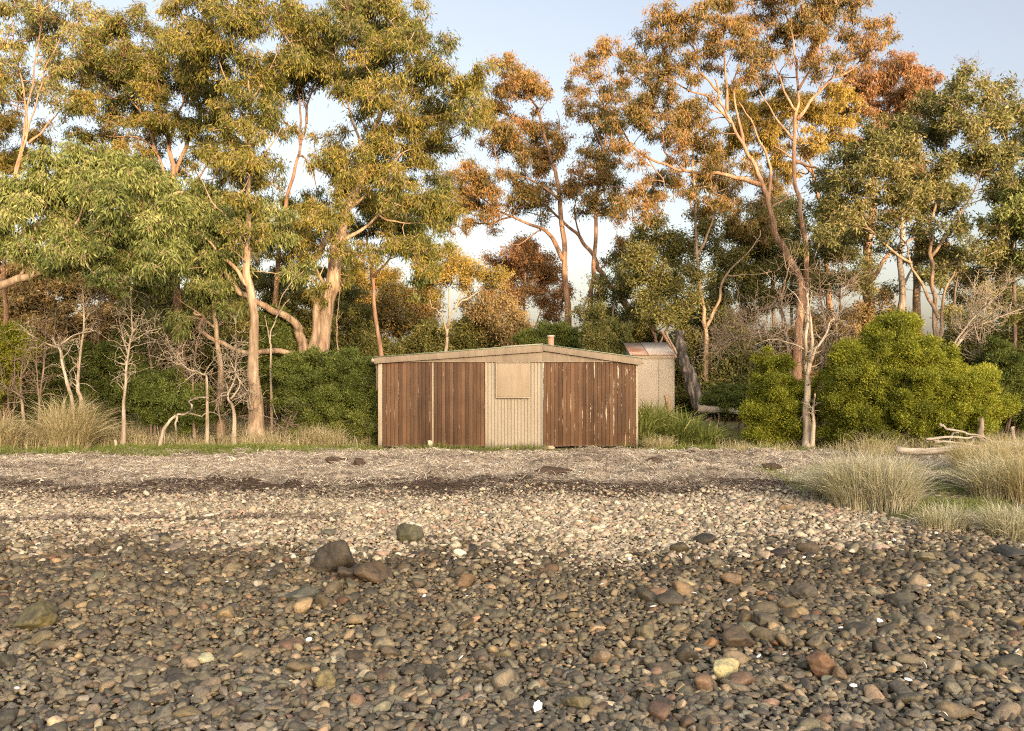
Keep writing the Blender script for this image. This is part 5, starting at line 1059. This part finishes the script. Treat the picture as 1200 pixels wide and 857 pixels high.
# ------------------------------------------------------------------ dried seagrass wrack
def litter(nb, xr, yf, L, W_, seed, lift=.03, up=.25):
    r = np.random.default_rng(seed); x = xr[0] + (xr[1] - xr[0]) * r.random(nb); y = yf(x, r)
    b = np.stack([x, y, ground_z(x, y) + r.random(nb) ** 2 * lift], 1)
    a = r.random(nb) * 2 * np.pi; d = np.stack([np.cos(a), np.sin(a), r.normal(size=nb) * up], 1); ln = L * (.4 + r.random(nb))[:, None]
    s_ = np.cross(d, [0, 0, 1.]) + r.normal(size=(nb, 3)) * .4; s_ /= np.linalg.norm(s_, axis=1, keepdims=True); w_ = W_ * (.5 + r.random(nb))[:, None]
    m_ = b + d * ln * .5 + np.array([0, 0, 1]) * ln * .12; e = b + d * ln
    V = np.stack([b - s_ * w_, b + s_ * w_, m_ - s_ * w_, m_ + s_ * w_, e - s_ * w_ * .5, e + s_ * w_ * .5], 1).reshape(-1, 3)
    i = (np.arange(nb) * 6)[:, None]; Q = np.concatenate([i + np.array([[0, 1, 3, 2]]), i + np.array([[2, 3, 5, 4]])])
    dk = sstep(.52, .68, fbm(x, y * 1.6, 1.1, 3, 17)); t = np.clip(.58 + r.normal(size=nb) * .2 - .32 * dk, 0, 1); return V, Q, np.concatenate([t, t]), x, y
V, Q, t, _, _ = litter(125000, (-15.5, 15.5), lambda x, r: 14.2 + 5.2 * r.random(len(x)), .10, .005, 301)
n_1 = len(V)
V2, Q2, t2, x2, y2 = litter(48000, (-12, 12), lambda x, r: 13.75 + .36 * r.normal(size=len(x)) + (fbm(x, x * 0, .6, 3) - .5) * 1.0, .08, .005, 302, .02)
t2 = np.clip(t2 * .45 - .08, 0, 1)
V3, Q3, t3, x3, y3 = litter(9000, (-9.5, -2.2), lambda x, r: 11.65 + .12 * np.sin(x * .9) + (fbm(x, x * 0 + 2.3, .8, 2) - .5) * .5 + .13 * r.normal(size=len(x)), .07, .005, 303, .05)
t3 = np.clip(t3 * .4 - .05, 0, 1)
V4, Q4, t4, x4, y4 = litter(14000, (-9.5, 9.0), lambda x, r: 12.9 + .45 * r.normal(size=len(x)), .06, .004, 304, .05); t4 = np.clip(t4 * .6, 0, 1)
Va = [V, V2, V3, V4]; offs = np.cumsum([0] + [len(a) for a in Va])
tag(mesh_np('seaweed_wrack', np.concatenate(Va), np.concatenate([q + o for q, o in zip((Q, Q2, Q3, Q4), offs)]), attrs={'tone': np.concatenate([t, t2, t3, t4])}, mat=G_WRACK, smooth=False), 'dried grey brown seagrass wrack banked along the top of the beach', 'seaweed', kind='stuff')
# darker matted clods of weed on the bank
m_, nt_, out_ = new_mat('matted_weed'); v_ = pos(nt_)
principled(nt_, out_, ramp(nt_, [(.3, (.035, .024, .018)), (.6, (.095, .065, .048)), (.8, (.19, .14, .11))], noise(nt_, v_, 60, 5, .7)).outputs[0], .95, bump(nt_, noise(nt_, v_, 60, 5, .7), 1, .03), .1)
for k, (px, py, wp, hp, lab) in enumerate([(395, 541, 22, 8, 'dark matted weed clod left of the left shed doors'), (421, 544, 20, 7, 'dark weed clod just outside the left end of the shed'), (648, 552, 46, 9, 'broad dark weed clod in front of the corrugated bay'), (768, 541, 26, 7, 'dark weed clod before the right shed doors'), (812, 530, 14, 6, 'small dark weed clod by the strap leaved clumps'), (905, 548, 26, 7, 'dark weed clod left of the right tussocks')]):
    g = ray_ground(px, py); w_ = wp * g[1] / F / 2; v, f = rock_shape(3, 950 + k, 9, 8, .9); v = v * np.array([w_, w_ * .6, hp * g[1] / F * .7])
    tag(mesh_np('seaweed_clod', v, tris=f, mat=m_, loc=(g[0], g[1], float(ground_z(g[0], g[1])))), lab, 'seaweed')
g = ray_ground(505, 527); v, f = rock_shape(3, 977, 12, 12, .1); o = mesh_np('doorstop_stone', v * np.array([.075, .07, .09]), tris=f, mat=M_STONE_O, loc=(sx(505), YS - .16, .06)); o.color = (.40, .33, .26, 1)
tag(o, 'pale round stone propped at the foot of the left doors', 'stone')
v, f = rock_shape(3, 978, 12, 12, .1); o = mesh_np('doorstop_stone', v * np.array([.11, .08, .06]), tris=f, mat=M_STONE_O, loc=(sx(643), YS - .2, .03)); o.color = (.34, .27, .20, 1)
tag(o, 'pale low stone propped at the foot of the right doors', 'stone')

# ------------------------------------------------------------------ grasses
def on_ground(x, y): return np.stack([x, y, ground_z(x, y) - .01], 1)
def patch(px, py_, Y_, rx, ry):
    cx = (px - 600) / F * Y_
    def fn(n):
        a = r_.random(n) * 2 * np.pi; q = r_.random(n) ** .6; return on_ground(cx + np.cos(a) * q * rx, Y_ + np.sin(a) * q * ry)
    return fn
def tussock(label, px, Y_, rx, ry, h, n, mat, lean, seed, width=.006, group='tussocks of coarse grass', name='grass_tussock', dirx=0., curve=.5):
    r = np.random.default_rng(seed); cx = (px - 600) / F * Y_
    def fn(n):
        a = r.random(n) * 2 * np.pi; q = r.random(n) ** .5; return on_ground(cx + np.cos(a) * q * rx, Y_ + np.sin(a) * q * ry)
    b = fn(n); out = (b - np.array([cx, Y_, 0])); out[:, 2] = 0; out = out / np.array([rx, ry, 1]) + np.array([dirx, 0, 0]) + r.normal(size=(n, 3)) * np.array([.4, .4, 0])
    P_ = blades(n, lambda k: b, h, lean, width, r, curve, out)
    V, Q, T, t = P_; o = mesh_np(name, V, Q, T, {'tone': t}, mat, smooth=False); return tag(o, label, 'grass', group)
tussock('large straw coloured tussock with arching blades at the foot of the twin sapling', 80, 20.0, .50, .35, 1.25, 1700, G_DRY, .8, 401, .013, dirx=.35)
tussock('straw tussock cut by the far left edge', -8, 20.2, .5, .35, .95, 1100, G_DRY, .75, 402, .013)
tussock('short dry tussock left of the big gum base', 378, 20.6, .5, .25, .55, 1300, G_DRY, .6, 403)
tussock('big pale silver tussock left of the green turf patch', 1005, 12.4, .38, .34, .80, 2000, G_SILVER, .55, 404, .009, dirx=-.3)
tussock('big pale silver tussock leaning beside the first, nearer the green patch', 1044, 12.1, .32, .28, .78, 1700, G_SILVER, .5, 405, .009, dirx=.2)
tussock('silver tussock on the left outer edge of the right hand clump', 978, 12.9, .26, .26, .58, 1200, G_SILVER, .65, 406, .009, dirx=-.4)
tussock('tall straw and silver tussock at the right edge', 1166, 12.9, .36, .32, .66, 1600, G_SILVER, .65, 407, .009, dirx=-.4)
tussock('tall straw tussock half cut by the right edge', 1206, 12.6, .36, .32, .70, 1500, G_DRY, .6, 408, .009, dirx=-.1)
tussock('short silver tussock in front of the green patch', 1108, 11.05, .30, .16, .34, 1000, G_SILVER, .75, 409, .008)
tussock('short silver tussock lowest on the right, spilling over the stones', 1184, 10.7, .28, .22, .42, 1200, G_SILVER, .85, 410, .008, dirx=-.15)
tussock('dark straw tussock behind the right hand clump', 1150, 15.0, .45, .3, .62, 1500, G_DRY, .6, 412, .008, dirx=-.3)
tussock('ragged straw tussock low among the driftwood at the right edge', 1196, 15.8, .5, .4, .6, 1300, G_DRY, .7, 413, .009)
GL = 'strap leaved clumps beside the shed'
tussock('tall strap leaved clump against the outhouse wall', 766, 21.6, .36, .3, 1.05, 900, G_STRAP, .75, 421, .030, GL, 'strap_leaf_plant', curve=.7)
tussock('strap leaved clump right of the tall one', 795, 21.2, .42, .3, .85, 900, G_STRAP, .85, 422, .030, GL, 'strap_leaf_plant', curve=.7)
tussock('low strap leaved clump near the grassy bank', 822, 21.0, .4, .3, .6, 600, G_STRAP, .85, 423, .026, GL, 'strap_leaf_plant', curve=.7)
tussock('strap leaved clump growing against the right end of the shed', 753, 21.0, .2, .3, .9, 450, G_STRAP, .75, 426, .028, GL, 'strap_leaf_plant', curve=.7)
tussock('small straw tussock at the foot of the strap leaved clumps', 772, 20.2, .32, .2, .36, 900, G_DRY, .9, 424, .006)
tussock('straggly straw tussock in front of the driftwood log', 1030, 17.6, .4, .25, .6, 500, G_DRY, .8, 425, .006, dirx=.3)
def field(name, label, regions, mat, seed):
    """regions: (n, x0, x1, y0, y1, h, lean, width)"""
    r = np.random.default_rng(seed); parts = []
    for (n_, x0, x1, y0, y1, h, ln_, w_) in regions:
        x = x0 + (x1 - x0) * r.random(n_); y = y0 + (y1 - y0) * r.random(n_)
        k = fbm(x, y, 1.3, 3, seed) + (r.random(n_) - .5) * .25
        e = np.minimum((y - y0) / .5, 1) + (fbm(x, y, 2.2, 2, seed + 3) - .5) * 1.2
        s_ = (k > (.45 if name == 'green_grass' else .40)) & (e > .25); b = on_ground(x[s_], y[s_]); hh = h * (.55 + .9 * fbm(b[:, 0], b[:, 1], 1.8, 2, seed))
        q = blades(len(b), lambda _: b, 1.0, ln_, w_, r); V, Q, T, t = q
        V = V.copy().reshape(-1, 7, 3); V = b[:, None] + (V - b[:, None]) * hh[:, None, None]; parts.append((V.reshape(-1, 3), Q, T, t))
    V, Q, T, t = join_blades(parts); return tag(mesh_np(name, V, Q, T, {'tone': t}, mat, smooth=False), label, 'grass', kind='stuff')
field('green_grass', 'short green grass along the top of the seaweed bank', [(68000, -15.5, -3.15, 18.4, 20.3, .17, .75, .035), (5500, -3.2, 3.2, 19.9, 20.34, .15, .7, .035), (18000, 5.2, 14.5, 19.0, 19.9, .13, .7, .045), (14000, 4.3, 11, 12.2, 16, .16, .8, .03), (9000, 5.0, 6.9, 11.3, 13.6, .17, .8, .025), (7000, 2.8, 5.6, 19.4, 20.3, .12, .7, .05)], G_GREEN, 431)
field('dry_grass', 'pale dry grass standing under the gums', [(16000, -13, -3.4, 20.2, 22.4, .46, .6, .02), (9000, -13, -3.2, 22, 26, .45, .6, .016), (6000, 7.0, 13, 17.6, 20.5, .42, .6, .014), (1500, 4.5, 8, 18.9, 19.6, .3, .7, .02)], G_DRY, 432)
field('rank_grass', 'rank olive grass on the bank between the shed and the bright bush', [(11000, 3.0, 6.4, 20.6, 23.6, .28, .7, .025), (6000, -4.4, -3.2, 20.3, 23, .3, .7, .025), (8000, 6, 12, 20, 24, .3, .7, .025)], G_MIXED, 433)
